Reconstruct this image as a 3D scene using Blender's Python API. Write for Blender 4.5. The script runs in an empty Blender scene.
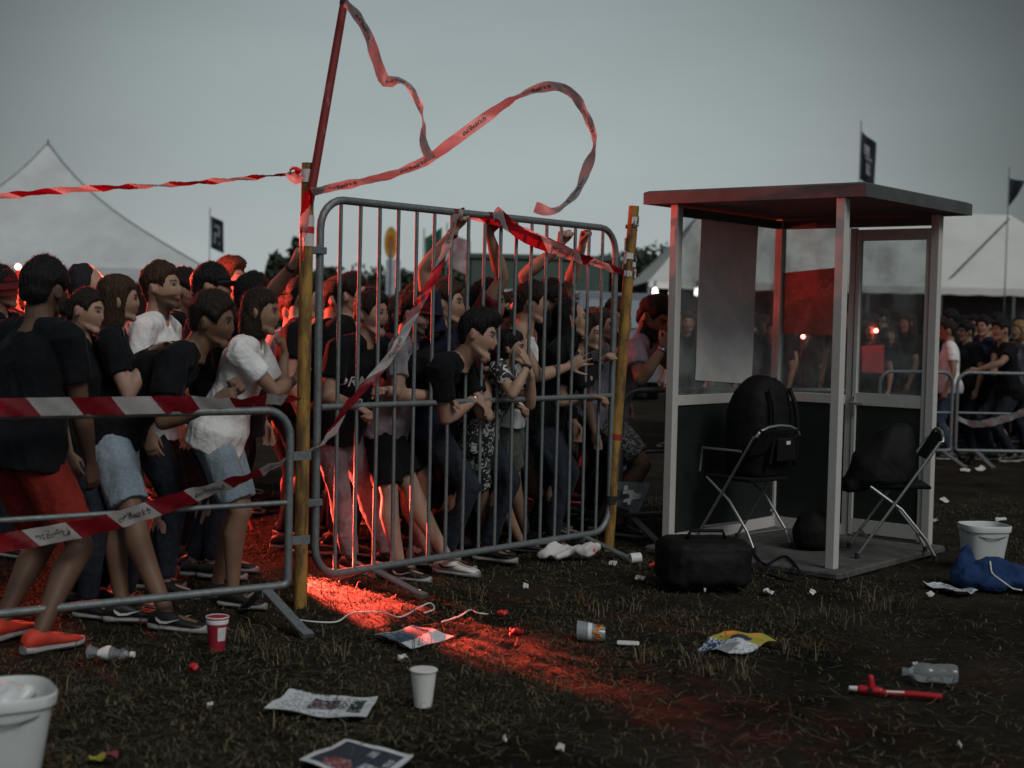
import bpy, math, random
import numpy as np
from mathutils import Vector, Matrix
from mathutils.bvhtree import BVHTree
random.seed(7); rng = np.random.default_rng(7)
S = bpy.context.scene
V = Vector
rad = math.radians
UP = V((0, 0, 1))

# ------------------------------------------------------------------ camera
F = 1422.2; CAM = V((0, 0, 1.58)); PITCH = 2.5; ROLL = 1.3
RC = Matrix.Rotation(rad(90 - PITCH), 3, 'X') @ Matrix.Rotation(rad(ROLL), 3, 'Z')
cd = bpy.data.cameras.new('camera'); cam = bpy.data.objects.new('camera', cd)
S.collection.objects.link(cam); S.camera = cam
cd.sensor_width = 36; cd.lens = 50; cd.clip_end = 3000; cd.clip_start = .05
cam.matrix_world = Matrix.Translation(CAM) @ RC.to_4x4()
cd.dof.use_dof = True; cd.dof.focus_distance = 8.7; cd.dof.aperture_fstop = 2.0
def ray(px, py): return RC @ V(((px - 512) / F, -(py - 384) / F, -1))
def D(px, py, d):
    r = ray(px, py); return CAM + r * (d / r.y)
def G(px, py, z=0.0):
    r = ray(px, py); return CAM + r * ((z - CAM.z) / r.z)
def plane(px, py, a, b, off=0.0):
    d = V((b[0] - a[0], b[1] - a[1], 0)); n = V((-d.y, d.x, 0)).normalized()
    r = ray(px, py); p0 = V((a[0], a[1], 0)) + n * off
    return CAM + r * ((p0 - CAM).dot(n) / r.dot(n))

# ------------------------------------------------------------------ object helpers
def tag(o, label, cat, group=None):
    o['label'] = label; o['category'] = cat
    if group: o['group'] = group
    return o
def empty(name, loc, label, cat, group=None):
    o = bpy.data.objects.new(name, None); S.collection.objects.link(o); o.location = loc
    o.empty_display_size = .2
    return tag(o, label, cat, group)
def origin(o):
    p = V((0, 0, 0))
    while o: p = p + o.location; o = o.parent
    return p
def attach(o, parent):
    o.parent = parent
    o.matrix_parent_inverse = Matrix.Translation(-parent['_o']) if '_o' in parent else Matrix.Translation(-parent.location)
    return o
def copy_tree(o, parent=None):
    c = o.copy(); S.collection.objects.link(c)
    if parent: inv = o.matrix_parent_inverse.copy(); c.parent = parent; c.matrix_parent_inverse = inv
    for ch in list(o.children): copy_tree(ch, c)
    return c

class MB:
    def __init__(s): s.v = []; s.f = []; s.m = []; s.uv = None
    def add(s, vs, fs, m=0):
        k = len(s.v); s.v += [tuple(p) for p in vs]; s.f += [tuple(i + k for i in f) for f in fs]; s.m += [m] * len(fs)
    def rings(s, rs, m=0, cap=True):
        n = len(rs[0]); vs = [p for r in rs for p in r]; fs = []
        for i in range(len(rs) - 1):
            for j in range(n):
                a = i * n + j; b = i * n + (j + 1) % n
                fs.append((a, b, b + n, a + n))
        if cap:
            fs.append(tuple(range(n - 1, -1, -1))); fs.append(tuple(range((len(rs) - 1) * n, len(rs) * n)))
        s.add(vs, fs, m)
    def ellring(s, c, x, y, rx, ry, n=14, p=2.0):
        out = []
        for j in range(n):
            a = 2 * math.pi * j / n; ca, sa = math.cos(a), math.sin(a)
            if p != 2.0:
                ca = math.copysign(abs(ca) ** (2 / p), ca); sa = math.copysign(abs(sa) ** (2 / p), sa)
            out.append(c + x * (rx * ca) + y * (ry * sa))
        return out
    def tube(s, pts, r, n=8, m=0, closed=False, cap=True, round_ends=False):
        pts = [V(p) for p in pts]; N = len(pts)
        rr = list(r) if isinstance(r, (list, tuple)) else [r] * N
        tans = []
        for i in range(N):
            a = pts[(i - 1) % N] if closed or i > 0 else pts[0]
            b = pts[(i + 1) % N] if closed or i < N - 1 else pts[-1]
            t = (b - a); tans.append(t.normalized() if t.length > 1e-9 else V((0, 0, 1)))
        t0 = tans[0]; ref = UP if abs(t0.z) < .9 else V((1, 0, 0))
        x = t0.cross(ref).normalized(); rs = []
        for i in range(N):
            t = tans[i]; x = (x - t * x.dot(t))
            x = x.normalized() if x.length > 1e-6 else t.orthogonal().normalized()
            y = t.cross(x)
            if round_ends and i == 0:
                for a in (80, 50, 25):
                    rs.append(s.ellring(pts[0] - t * rr[0] * math.sin(rad(a)), x, y, rr[0] * math.cos(rad(a)), rr[0] * math.cos(rad(a)), n))
            rs.append(s.ellring(pts[i], x, y, rr[i], rr[i], n))
            if round_ends and i == N - 1:
                for a in (25, 50, 80):
                    rs.append(s.ellring(pts[i] + t * rr[i] * math.sin(rad(a)), x, y, rr[i] * math.cos(rad(a)), rr[i] * math.cos(rad(a)), n))
        if closed: rs.append(rs[0]); s.rings(rs, m, cap=False)
        else: s.rings(rs, m, cap)
    def box(s, c, x, y, z, hx, hy, hz, m=0, bev=0.0):
        c = V(c); x = V(x).normalized(); y = V(y).normalized(); z = V(z).normalized()
        if bev <= 0:
            vs = [c + x * (hx * i) + y * (hy * j) + z * (hz * k) for k in (-1, 1) for (i, j) in ((-1, -1), (1, -1), (1, 1), (-1, 1))]
            s.add(vs, [(3, 2, 1, 0), (4, 5, 6, 7), (0, 1, 5, 4), (1, 2, 6, 5), (2, 3, 7, 6), (3, 0, 4, 7)], m); return
        def rg(h, i): 
            a, b = hx - i, hy - i; q = min(bev, a * .9, b * .9)
            return [c + z * h + x * p + y * o for p, o in ((-a + q, -b), (a - q, -b), (a, -b + q), (a, b - q), (a - q, b), (-a + q, b), (-a, b - q), (-a, -b + q))]
        s.rings([rg(-hz, bev * .6), rg(-hz + bev * .6, 0), rg(hz - bev * .6, 0), rg(hz, bev * .6)], m)
    def build(s, name, mats, parent=None, smooth=False, label=None, cat=None, group=None, kind=None, loc=None, autosmooth=None):
        me = bpy.data.meshes.new(name)
        loc = V(loc) if loc is not None else None
        vs = s.v if loc is None else [(p[0] - loc.x, p[1] - loc.y, p[2] - loc.z) for p in s.v]
        me.from_pydata(vs, [], s.f)
        for mm in (mats if isinstance(mats, (list, tuple)) else [mats]): me.materials.append(mm)
        if len(me.materials) > 1: me.polygons.foreach_set('material_index', s.m)
        if smooth:
            me.polygons.foreach_set('use_smooth', [True] * len(me.polygons))
            if autosmooth: me.set_sharp_from_angle(angle=rad(autosmooth))
        if s.uv is not None:
            l = me.uv_layers.new(name='UVMap')
            arr = np.array(s.uv)[np.array([i for f in s.f for i in f])]
            l.data.foreach_set('uv', arr.astype(np.float32).ravel())
        me.update()
        o = bpy.data.objects.new(name, me); S.collection.objects.link(o)
        if loc is not None: o.location = loc
        if parent is not None: attach(o, parent)
        if label: tag(o, label, cat, group)
        if kind: o['kind'] = kind
        return o

def catmull(pts, step=.03):
    P = [V(p) for p in pts]; P = [P[0] * 2 - P[1]] + P + [P[-1] * 2 - P[-2]]; out = []
    for i in range(1, len(P) - 2):
        n = max(2, int((P[i + 1] - P[i]).length / step))
        for k in range(n):
            t = k / n; a, b, c, d = P[i - 1:i + 3]
            out.append(.5 * ((2 * b) + (c - a) * t + (2 * a - 5 * b + 4 * c - d) * t * t + (3 * b - a - 3 * c + d) * t ** 3))
    out.append(P[-2]); return out

# ------------------------------------------------------------------ materials
def nodes_of(name):
    m = bpy.data.materials.new(name); m.use_nodes = True
    nt = m.node_tree; b = nt.nodes['Principled BSDF']; return m, nt, b
def mat(name, col, rough=.6, metal=0, var=.25, vscale=8, bump=0, bscale=40, sheen=0, spec=.5, emit=None, estr=0, stretch=None, col2=None, trans=0):
    m, nt, b = nodes_of(name); N = nt.nodes; L = nt.links
    b.inputs['Roughness'].default_value = rough; b.inputs['Metallic'].default_value = metal
    b.inputs['Specular IOR Level'].default_value = spec
    if sheen: b.inputs['Sheen Weight'].default_value = sheen; b.inputs['Sheen Roughness'].default_value = .4
    tc = N.new('ShaderNodeTexCoord'); src = tc.outputs['Object']
    if stretch:
        mp = N.new('ShaderNodeMapping'); mp.inputs['Scale'].default_value = stretch; L.new(src, mp.inputs[0]); src = mp.outputs[0]
    if var or col2:
        nz = N.new('ShaderNodeTexNoise'); nz.inputs['Scale'].default_value = vscale; nz.inputs['Detail'].default_value = 6; nz.inputs['Roughness'].default_value = .65
        L.new(src, nz.inputs['Vector'])
        cr = N.new('ShaderNodeValToRGB'); cr.color_ramp.elements[0].position = .35; cr.color_ramp.elements[1].position = .68
        c1 = col2 if col2 else tuple(c * (1 - var) for c in col); c0 = tuple(min(1, c * (1 + var * .6)) for c in col) if not col2 else col
        cr.color_ramp.elements[0].color = (*c1, 1); cr.color_ramp.elements[1].color = (*c0, 1)
        L.new(nz.outputs['Fac'], cr.inputs[0]); L.new(cr.outputs[0], b.inputs['Base Color'])
    else: b.inputs['Base Color'].default_value = (*col, 1)
    if bump:
        nb = N.new('ShaderNodeTexNoise'); nb.inputs['Scale'].default_value = bscale; nb.inputs['Detail'].default_value = 5
        L.new(src, nb.inputs['Vector']); bp = N.new('ShaderNodeBump'); bp.inputs['Strength'].default_value = bump; bp.inputs['Distance'].default_value = .02
        L.new(nb.outputs['Fac'], bp.inputs['Height']); L.new(bp.outputs[0], b.inputs['Normal'])
    if trans: b.inputs['Transmission Weight'].default_value = trans
    if emit: b.inputs['Emission Color'].default_value = (*emit, 1); b.inputs['Emission Strength'].default_value = estr
    return m
def cloth(name, col, **k):
    a = dict(rough=.9, var=.35, vscale=7, bump=.8, bscale=16, sheen=.03, spec=.15); a.update(k); return mat(name, col, **a)
def floral(name, base, pat, scale=34, thr=.5):
    m, nt, b = nodes_of(name); N = nt.nodes; L = nt.links
    tc = N.new('ShaderNodeTexCoord'); vo = N.new('ShaderNodeTexNoise'); vo.inputs['Scale'].default_value = scale; vo.inputs['Detail'].default_value = 2.5; vo.inputs['Distortion'].default_value = 1.6
    L.new(tc.outputs['Object'], vo.inputs['Vector']); cr = N.new('ShaderNodeValToRGB')
    cr.color_ramp.elements[0].position = thr; cr.color_ramp.elements[1].position = thr + .05
    cr.color_ramp.elements[0].color = (*base, 1); cr.color_ramp.elements[1].color = (*pat, 1)
    L.new(vo.outputs['Fac'], cr.inputs[0]); L.new(cr.outputs[0], b.inputs['Base Color']); b.inputs['Roughness'].default_value = .85
    return m
def skin_mat():
    m, nt, b = nodes_of('skin'); a = nt.nodes.new('ShaderNodeVertexColor'); a.layer_name = 'Col'
    nz = nt.nodes.new('ShaderNodeTexNoise'); nz.inputs['Scale'].default_value = 22; nz.inputs['Detail'].default_value = 8
    tc = nt.nodes.new('ShaderNodeTexCoord'); nt.links.new(tc.outputs['Object'], nz.inputs['Vector'])
    mx = nt.nodes.new('ShaderNodeMix'); mx.data_type = 'RGBA'; mx.blend_type = 'MULTIPLY'; mx.inputs[0].default_value = .45
    nt.links.new(a.outputs[0], mx.inputs[6]); nt.links.new(nz.outputs['Color'], mx.inputs[7])
    hs = nt.nodes.new('ShaderNodeBrightContrast'); hs.inputs[1].default_value = .0
    nt.links.new(mx.outputs[2], hs.inputs[0]); nt.links.new(hs.outputs[0], b.inputs['Base Color'])
    cr = nt.nodes.new('ShaderNodeMapRange'); cr.inputs[3].default_value = .48; cr.inputs[4].default_value = .7; b.inputs['Specular IOR Level'].default_value = .35
    nt.links.new(nz.outputs['Fac'], cr.inputs[0]); nt.links.new(cr.outputs[0], b.inputs['Roughness'])
    return m
SKIN = skin_mat()
HAIRC = {'black': (.012, .010, .010), 'brown': (.05, .028, .016), 'dark': (.022, .015, .011), 'blond': (.28, .18, .08)}
HAIR = {k: mat('hair_' + k, c, rough=.6, var=.5, vscale=60, bump=.9, bscale=90, spec=.18, stretch=(1, 1, .25)) for k, c in HAIRC.items()}
def strand_mat(k, c):
    m, nt, b = nodes_of('stray_hair_' + k); c2 = tuple(min(.8, x * 2 + .06) for x in c); b.inputs['Base Color'].default_value = (*c, 1); b.inputs['Roughness'].default_value = .4
    t = nt.nodes.new('ShaderNodeBsdfTranslucent'); t.inputs[0].default_value = (*[x * 2 + .16 for x in c], 1); x = nt.nodes.new('ShaderNodeMixShader'); x.inputs[0].default_value = .7
    nt.links.new(b.outputs[0], x.inputs[1]); nt.links.new(t.outputs[0], x.inputs[2]); nt.links.new(x.outputs[0], nt.nodes['Material Output'].inputs[0]); return m
STRAND = {k: strand_mat(k, c) for k, c in HAIRC.items()}
M = {}
M['black'] = cloth('black_cotton', (.007, .0075, .009)); M['black2'] = cloth('black_washed_cotton', (.016, .017, .02))
M['white'] = cloth('white_cotton', (.68, .69, .68), var=.08); M['grey'] = cloth('grey_cotton', (.22, .21, .23)); M['lilac'] = cloth('pale_lilac_cotton', (.33, .30, .36), var=.15)
M['redshort'] = cloth('red_shorts', (.20, .02, .014)); M['denim'] = cloth('light_denim', (.22, .28, .32), vscale=60, var=.2); M['jeans'] = cloth('blue_denim', (.05, .075, .12), vscale=30)
M['darkjeans'] = cloth('dark_denim', (.02, .025, .035), vscale=30); M['olive'] = cloth('grey_green_cotton', (.13, .15, .13)); M['navy'] = cloth('navy_cotton', (.015, .02, .045)); M['green'] = cloth('dark_green_cotton', (.02, .05, .03)); M['maroon'] = cloth('maroon_cotton', (.09, .012, .016))
M['floral'] = floral('black_white_floral', (.012, .013, .014), (.45, .46, .45), 26, .53); M['floral2'] = floral('grey_floral', (.05, .05, .055), (.42, .42, .43), 48, .52)
M['rubber_w'] = mat('white_rubber', (.30, .29, .28), .6, var=.3); M['shoe_w'] = mat('white_leather', (.62, .6, .58), .5, var=.12, vscale=20); M['shoe_b'] = mat('black_leather', (.015, .015, .016), .5); M['shoe_r'] = mat('red_mesh_fabric', (.55, .04, .02), .7); M['rubber_b'] = mat('black_rubber', (.012, .012, .012), .7)
M['print'] = mat('white_print', (.6, .6, .6), .7, var=.2, vscale=60); M['print_b'] = mat('black_print', (.02, .02, .02), .7, var=0)
M['band'] = mat('dark_wristband', (.02, .02, .02), .6); M['steelband'] = mat('watch_steel', (.5, .5, .5), .3, 1)
# sky radiance (linear)
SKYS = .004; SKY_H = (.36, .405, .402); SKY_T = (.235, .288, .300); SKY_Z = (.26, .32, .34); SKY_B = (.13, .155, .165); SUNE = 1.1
# ------------------------------------------------------------------ people
def remesh(mb, vox):
    me = bpy.data.meshes.new('tmp'); me.from_pydata(mb.v, [], mb.f); me.update()
    o = bpy.data.objects.new('tmp', me); S.collection.objects.link(o)
    md = o.modifiers.new('r', 'REMESH'); md.mode = 'VOXEL'; md.voxel_size = vox; md.adaptivity = 0
    dg = bpy.context.evaluated_depsgraph_get(); ev = o.evaluated_get(dg)
    m2 = bpy.data.meshes.new_from_object(ev)
    v = np.empty(len(m2.vertices) * 3); m2.vertices.foreach_get('co', v); v = v.reshape(-1, 3)
    n = len(m2.polygons); li = np.empty(n * 4, dtype=np.int32); m2.polygons.foreach_get('vertices', li); f = li.reshape(-1, 4)
    bpy.data.objects.remove(o); bpy.data.meshes.remove(me); bpy.data.meshes.remove(m2)
    return v, f
def laplace(v, f, it, w=None):
    e = np.concatenate([f[:, [0, 1]], f[:, [1, 2]], f[:, [2, 3]], f[:, [3, 0]]]); n = len(v)
    cnt = np.maximum(np.bincount(e.ravel(), minlength=n), 1)[:, None]
    for _ in range(it):
        s = np.empty_like(v)
        for k in range(3): s[:, k] = np.bincount(e[:, 0], v[e[:, 1], k], n) + np.bincount(e[:, 1], v[e[:, 0], k], n)
        d = s / cnt - v; v = v + d * (.6 if w is None else w[:, None])
    return v
def vnormals(v, f):
    a = v[f[:, 2]] - v[f[:, 0]]; b = v[f[:, 3]] - v[f[:, 1]]; n = np.cross(a, b); o = np.zeros_like(v)
    for k in range(4):
        for c in range(3): o[:, c] += np.bincount(f[:, k], n[:, c], len(v))
    return o / np.maximum(np.linalg.norm(o, axis=1), 1e-9)[:, None]
def wob(v, freq, seed, ridged=False):
    r = np.random.default_rng(seed); o = np.zeros(len(v))
    for k in range(5):
        d = r.normal(size=3); d /= np.linalg.norm(d); s = np.sin(v @ d * freq * (.7 + .35 * k) + r.uniform(0, 6.28) + 1.3 * np.sin(v @ r.normal(size=3) * freq * .45))
        o += (1 - 2 * np.abs(s)) / (1 + .4 * k) if ridged else s / (1 + .4 * k)
    return o / 3
def np_obj(name, v, f, mats, parent=None, loc=None, col=None, smooth=True):
    me = bpy.data.meshes.new(name); vv = v if loc is None else v - np.array(loc)
    me.vertices.add(len(vv)); me.vertices.foreach_set('co', vv.astype(np.float32).ravel())
    k = f.shape[1]; me.loops.add(f.size); me.loops.foreach_set('vertex_index', f.astype(np.int32).ravel())
    me.polygons.add(len(f)); me.polygons.foreach_set('loop_start', np.arange(0, f.size, k, dtype=np.int32)); me.polygons.foreach_set('loop_total', np.full(len(f), k, dtype=np.int32))
    me.update(calc_edges=True); me.validate()
    if smooth: me.polygons.foreach_set('use_smooth', [True] * len(me.polygons))
    for m in (mats if isinstance(mats, (list, tuple)) else [mats]): me.materials.append(m)
    if col is not None:
        a = me.color_attributes.new('Col', 'FLOAT_COLOR', 'POINT'); a.data.foreach_set('color', np.concatenate([col, np.ones((len(col), 1))], 1).astype(np.float32).ravel())
    o = bpy.data.objects.new(name, me); S.collection.objects.link(o)
    if loc is not None: o.location = loc
    if parent is not None: attach(o, parent)
    return o

def two_bone(a, t, l1, l2, pole):
    d = t - a; L = d.length; L2 = min(L, (l1 + l2) * .999); dn = d.normalized(); L2 = max(L2, abs(l1 - l2) * 1.05 + .01)
    x = (l1 * l1 - l2 * l2 + L2 * L2) / (2 * L2); h = math.sqrt(max(0, l1 * l1 - x * x))
    p = pole - dn * pole.dot(dn); p = p.normalized() if p.length > 1e-5 else dn.orthogonal().normalized()
    return a + dn * x + p * h, a + dn * L2

CURL = {'relaxed': (22, 28, 18), 'grip': (62, 75, 40), 'splay': (2, 8, 4), 'fist': (75, 85, 60), 'flat': (8, 10, 6)}
def add_hand(mb, w, fd, pn, side, pose, s):
    fd = fd.normalized(); pn = (pn - fd * pn.dot(fd)).normalized(); X = fd.cross(pn) * side
    mb.rings([mb.ellring(w + fd * (d * s), X, pn, a * s, b * s, 10) for d, a, b in ((-.02, .024, .020), (.01, .03, .02), (.045, .041, .017), (.085, .044, .014), (.096, .038, .010))])
    ends = []
    for i, (bx, ln, r) in enumerate(((.032, .070, .0088), (.011, .079, .009), (-.010, .073, .0088), (-.030, .058, .0078))):
        p = w + fd * (.085 * s) + X * (bx * s); a = 0
        spl = {'splay': .34, 'flat': .12}.get(pose, .07) * (bx / .032)
        dirn = (fd + X * spl).normalized(); pts = [p - dirn * .02 * s, p]; 
        for fr, c in zip((.45, .31, .24), CURL[pose]):
            a += c * (1 + .08 * (i - 1.5)); q = dirn * math.cos(rad(a)) + pn * math.sin(rad(a)); p = p + q * (ln * fr * s); pts.append(p)
        mb.tube(pts, [r * s, r * s, r * .97 * s, r * .9 * s, r * .78 * s], 8, round_ends=True); ends.append(p)
    tp = w + fd * .02 * s + X * .026 * s
    td = {'splay': fd * .55 + X * .85, 'flat': fd * .75 + X * .6}.get(pose, fd * .75 + X * .35 + pn * .6).normalized()
    t2 = {'splay': fd * .75 + X * .65, 'flat': fd * .9 + X * .3}.get(pose, fd * .8 - X * .15 + pn * .6).normalized()
    mb.tube([tp, tp + td * .042 * s, tp + (td * .042 + t2 * .034) * s, tp + (td * .042 + t2 * .058) * s], [.014 * s, .0115 * s, .010 * s, .008 * s], 8, round_ends=True)

def head_dirs(nu=44, nv=30):
    vs = []; fs = []
    for i in range(nv + 1):
        th = math.pi * i / nv
        for j in range(nu):
            ph = 2 * math.pi * j / nu; vs.append((math.sin(th) * math.sin(ph), math.sin(th) * math.cos(ph), math.cos(th)))
    for i in range(nv):
        for j in range(nu): a = i * nu + j; b = i * nu + (j + 1) % nu; fs.append((a, a + nu, b + nu, b))
    return np.array(vs), fs
HD, HF = head_dirs()
def sstep(a, b, x): t = np.clip((x - a) / (b - a), 0, 1); return t * t * (3 - 2 * t)
def head_shape(female, mouth):
    n = HD; p = n * np.array([.077, .098, .119])
    low = sstep(.0, .95, -n[:, 2]); p[:, 0] *= 1 - .30 * low * sstep(-.4, .5, n[:, 1]); 
    p[:, 1] += np.where(n[:, 1] < 0, .035 * low, .0); p[:, 1] -= .012 * sstep(.1, .9, n[:, 2]) * sstep(0, 1, n[:, 1])
    fr = sstep(.2, .8, n[:, 1])
    for sx in (-1, 1):
        g = np.exp(-(((p[:, 0] - sx * .031) / .017) ** 2 + ((p[:, 2] - .008) / .013) ** 2)); p[:, 1] -= .011 * g * fr
        g = np.exp(-(((p[:, 0] - sx * .042) / .02) ** 2 + ((p[:, 2] + .028) / .02) ** 2)); p[:, 1] += .005 * g * fr
    if mouth:
        g = np.exp(-((p[:, 0] / .02) ** 2 + ((p[:, 2] + .062) / .012) ** 2)); p[:, 1] -= .018 * g * fr
        p[:, 2] -= .016 * sstep(.5, .9, -n[:, 2]) * fr; p[:, 1] -= .010 * sstep(.45, .8, -n[:, 2]) * fr
    return p
def add_head(mb, C, x, y, z, s, female, mouth, vr=None):
    nk, ck, hk = (vr.uniform(.93, 1.05), vr.uniform(.0, .012), vr.uniform(.94, 1.04)) if vr is not None else (1, 0, 1); nd = vr.uniform(-.004, .006) if vr is not None else 0
    def W(p): return C + x * (p[0] * s) + y * (p[1] * s) + z * (p[2] * s)
    hsh = head_shape(female, mouth); hsh[:, 0] *= hk; mb.add([W(p) for p in hsh], HF)
    mb.tube([W((0, .080, .024)), W((0, .094, .004)), W((0, .0995 * nk, -.022 - nd)), W((0, .094, -.031 - nd))], [.0075 * s, .0078 * s, .0098 * s, .0092 * s], 10, round_ends=True)
    for sx in (-1, 1): mb.tube([W((sx * .008, .094, -.030)), W((sx * .015, .087, -.029))], [.007 * s, .006 * s], 8, round_ends=True)
    mb.tube([W((-.045, .068, .026)), W((-.022, .084, .027)), W((.022, .084, .027)), W((.045, .068, .026))], [.007 * s, .010 * s, .010 * s, .007 * s], 8, round_ends=True)
    mo = -.013 if mouth else 0
    mb.tube([W((-.023, .078, -.053)), W((0, .092, -.050)), W((.023, .078, -.053))], [.005 * s, .0075 * s, .005 * s], 8, round_ends=True)
    mb.tube([W((-.020, .077 + mo, -.061 + mo * 1.4)), W((0, .089 + mo, -.063 + mo * 1.6)), W((.020, .077 + mo, -.061 + mo * 1.4))], [.005 * s, .0085 * s, .005 * s], 8, round_ends=True)
    cz = -.094 + mo; ck = ck + (.013 if mouth else 0)
    mb.tube([W((-.012, .074 - ck, cz - ck * .5)), W((0, .079 - ck, cz - ck * .5)), W((.012, .074 - ck, cz - ck * .5))], [.0185 * s] * 3, 10, round_ends=True)
    jw = .044 if female else .050
    for sx in (-1, 1):
        mb.tube([W((sx * jw, .0, -.052 + mo * .3)), W((sx * .036, .038, -.080 + mo * .7)), W((sx * .010, .070, cz))], [.016 * s, .015 * s, .016 * s], 10, round_ends=True)
        e = W((sx * .079, -.008, -.004)); o = (x * sx * .9 - y * .45).normalized(); up2 = (z - y * .12).normalized(); sd = o.cross(up2)
        mb.rings([mb.ellring(e + o * (k * s), up2, sd, a * s, b * s, 12) for k, a, b in ((-.012, .016, .010), (.0, .024, .014), (.010, .033, .020), (.016, .030, .017))])

def hair_mesh(kind, C, x, y, z, s, seed):
    r = np.random.default_rng(seed); mb = MB()
    B = np.array([list(x), list(y), list(z)]); C0 = np.array(C)
    if kind in ('short', 'tied', 'fade', 'quiff'):
        n = HD; az = np.degrees(np.arctan2(np.abs(n[:, 0]), n[:, 1])); p = n * np.array([.079, .100, .121])
        p[:, 1] += np.where(n[:, 1] < 0, .02 * sstep(0, .95, -n[:, 2]), 0); p[:, 1] -= .012 * sstep(.1, .9, n[:, 2]) * sstep(0, 1, n[:, 1])
        zl = np.interp(az, [0, 35, 52, 66, 82, 100, 125, 180], [.066, .060, .045, -.006, .018, .034, -.045, -.07])
        mk = sstep(-.012, .010, p[:, 2] - zl + .004 * wob(p, 120, seed))
        top = sstep(-.1, .7, n[:, 2]); th = {'short': .012 + .016 * top, 'tied': .009 + .004 * top, 'fade': .005 + .024 * top, 'quiff': .009 + .03 * top + .02 * top * sstep(.0, .7, n[:, 1])}[kind]
        rr = 1 + 0 * th; off = th * mk - .02 * (1 - mk) + mk * (.006 * wob(p, 70, seed + 1, True) + .004 * wob(p, 150, seed + 2))
        p = p + n * off[:, None]
        pts = C0 + (p * s) @ B; mb.add([tuple(q) for q in pts], HF)
        src = np.where((mk > .9))[0]; base = pts; nor = n @ B; ln = .018 if kind != 'fade' else .012; fall = .35
        if kind == 'tied':
            c = C + y * (-.125 * s) + z * (.02 * s); mb.tube([c - z * .02 * s, c + z * .02 * s], [.035 * s, .03 * s], 10, round_ends=True)
        cnt = 1500
    else:
        rg = [(.138, -.012, .012, .018), (.128, -.012, .045, .055), (.105, -.012, .071, .085), (.07, -.014, .087, .097), (.03, -.022, .093, .089), (-.03, -.034, .096, .080), (-.08, -.038, .097, .076), (-.12, -.04, .09, .07)]
        if kind == 'long': rg = rg[:-1] + [(-.13, -.045, .10, .072), (-.2, -.058, .104, .062), (-.3, -.072, .098, .052), (-.37, -.08, .07, .036), (-.40, -.082, .03, .016)]
        elif kind == 'bob': rg += [(-.15, -.04, .07, .055), (-.16, -.04, .04, .03)]
        elif kind == 'pony':
            rg = rg[:5] + [(-.03, -.04, .088, .066), (-.07, -.045, .07, .05), (-.09, -.045, .04, .03)]
        n_ = 40; rs = []
        # finer rings
        zs = np.array([q[0] for q in rg]); fine = np.linspace(0, len(rg) - 1, len(rg) * 3)
        for t in fine:
            zz, cy, rx, ry = [np.interp(t, np.arange(len(rg)), [q[k] for q in rg]) for k in range(4)]
            ring = []
            for j in range(n_):
                a = 2 * math.pi * j / n_; m = 1 + .035 * math.sin(a * 9 + seed + zz * 6) + .025 * math.sin(a * 17 + zz * 14 + seed * 2)
                ring.append(C + x * (rx * m * math.cos(a) * s) + y * ((cy + ry * m * math.sin(a)) * s) + z * (zz * s))
            rs.append(ring)
        mb.rings(rs); base = np.array([tuple(q) for q in mb.v]); cc = C0 - np.array(y) * .02
        nor = base - cc; nor -= np.outer(nor @ np.array(z), np.array(z)) * .6; nor /= np.maximum(np.linalg.norm(nor, axis=1), 1e-6)[:, None]
        src = np.arange(len(base)); ln = .04; cnt = 1500; fall = 2.2
    zz = np.array(z)
    for i in r.choice(src, cnt):
        b = base[i]; d = nor[i] * r.uniform(.12, .55) - zz * fall * r.uniform(.1, .8) + r.normal(size=3) * .38; d /= np.linalg.norm(d)
        sd = np.cross(d, r.normal(size=3)); sd /= max(np.linalg.norm(sd), 1e-6); l = ln * r.uniform(.3, 1.1) * s; wd = .0011
        mb.add([b - sd * wd, b + sd * wd, b + d * l], [(0, 1, 2)], 1)
    return mb

def cap_parts(C, x, y, z, s, bucket=False):
    mb = MB(); c = C + z * .035 * s; rs = []
    for i in range(9):
        a = i / 8 * math.pi / 2; rs.append(mb.ellring(c + z * (.10 * s * math.sin(a)), x, y, .088 * s * max(.02, math.cos(a) ** .8), .108 * s * max(.02, math.cos(a) ** .8), 24))
    mb.rings(rs)
    b = MB()
    if bucket:
        b.rings([b.ellring(c + z * (h * s), x, y, (.092 + g) * s, (.11 + g) * s, 24) for h, g in ((0, 0), (-.035, .045), (-.04, .045), (-.006, -.002))])
    else:
        top = []; n = 13; P = []
        for j in range(n):
            t = -1 + 2 * j / (n - 1); xx = .078 * t; y0 = .108 * math.sqrt(max(0, 1 - (xx / .09) ** 2)); P.append((xx, y0 - .01, y0 + .075 * (1 - t * t) ** .5))
        vs = []
        for dz in (0, -.005):
            for q in P: vs += [c + x * q[0] * s + y * q[1] * s + z * (dz) * s, c + x * q[0] * s + y * q[2] * s + z * (dz - .018 + .01 * (1 - (q[0] / .078) ** 2)) * s]
        fs = []
        for o in (0, 2 * n):
            for j in range(n - 1): a = o + 2 * j; fs.append((a, a + 1, a + 3, a + 2) if o == 0 else (a + 2, a + 3, a + 1, a))
        for j in range(n - 1): a = 2 * j + 1; fs.append((a, a + 2 * n, a + 2 * n + 2, a + 2))
        b.add(vs, fs)
    return mb, b

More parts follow.
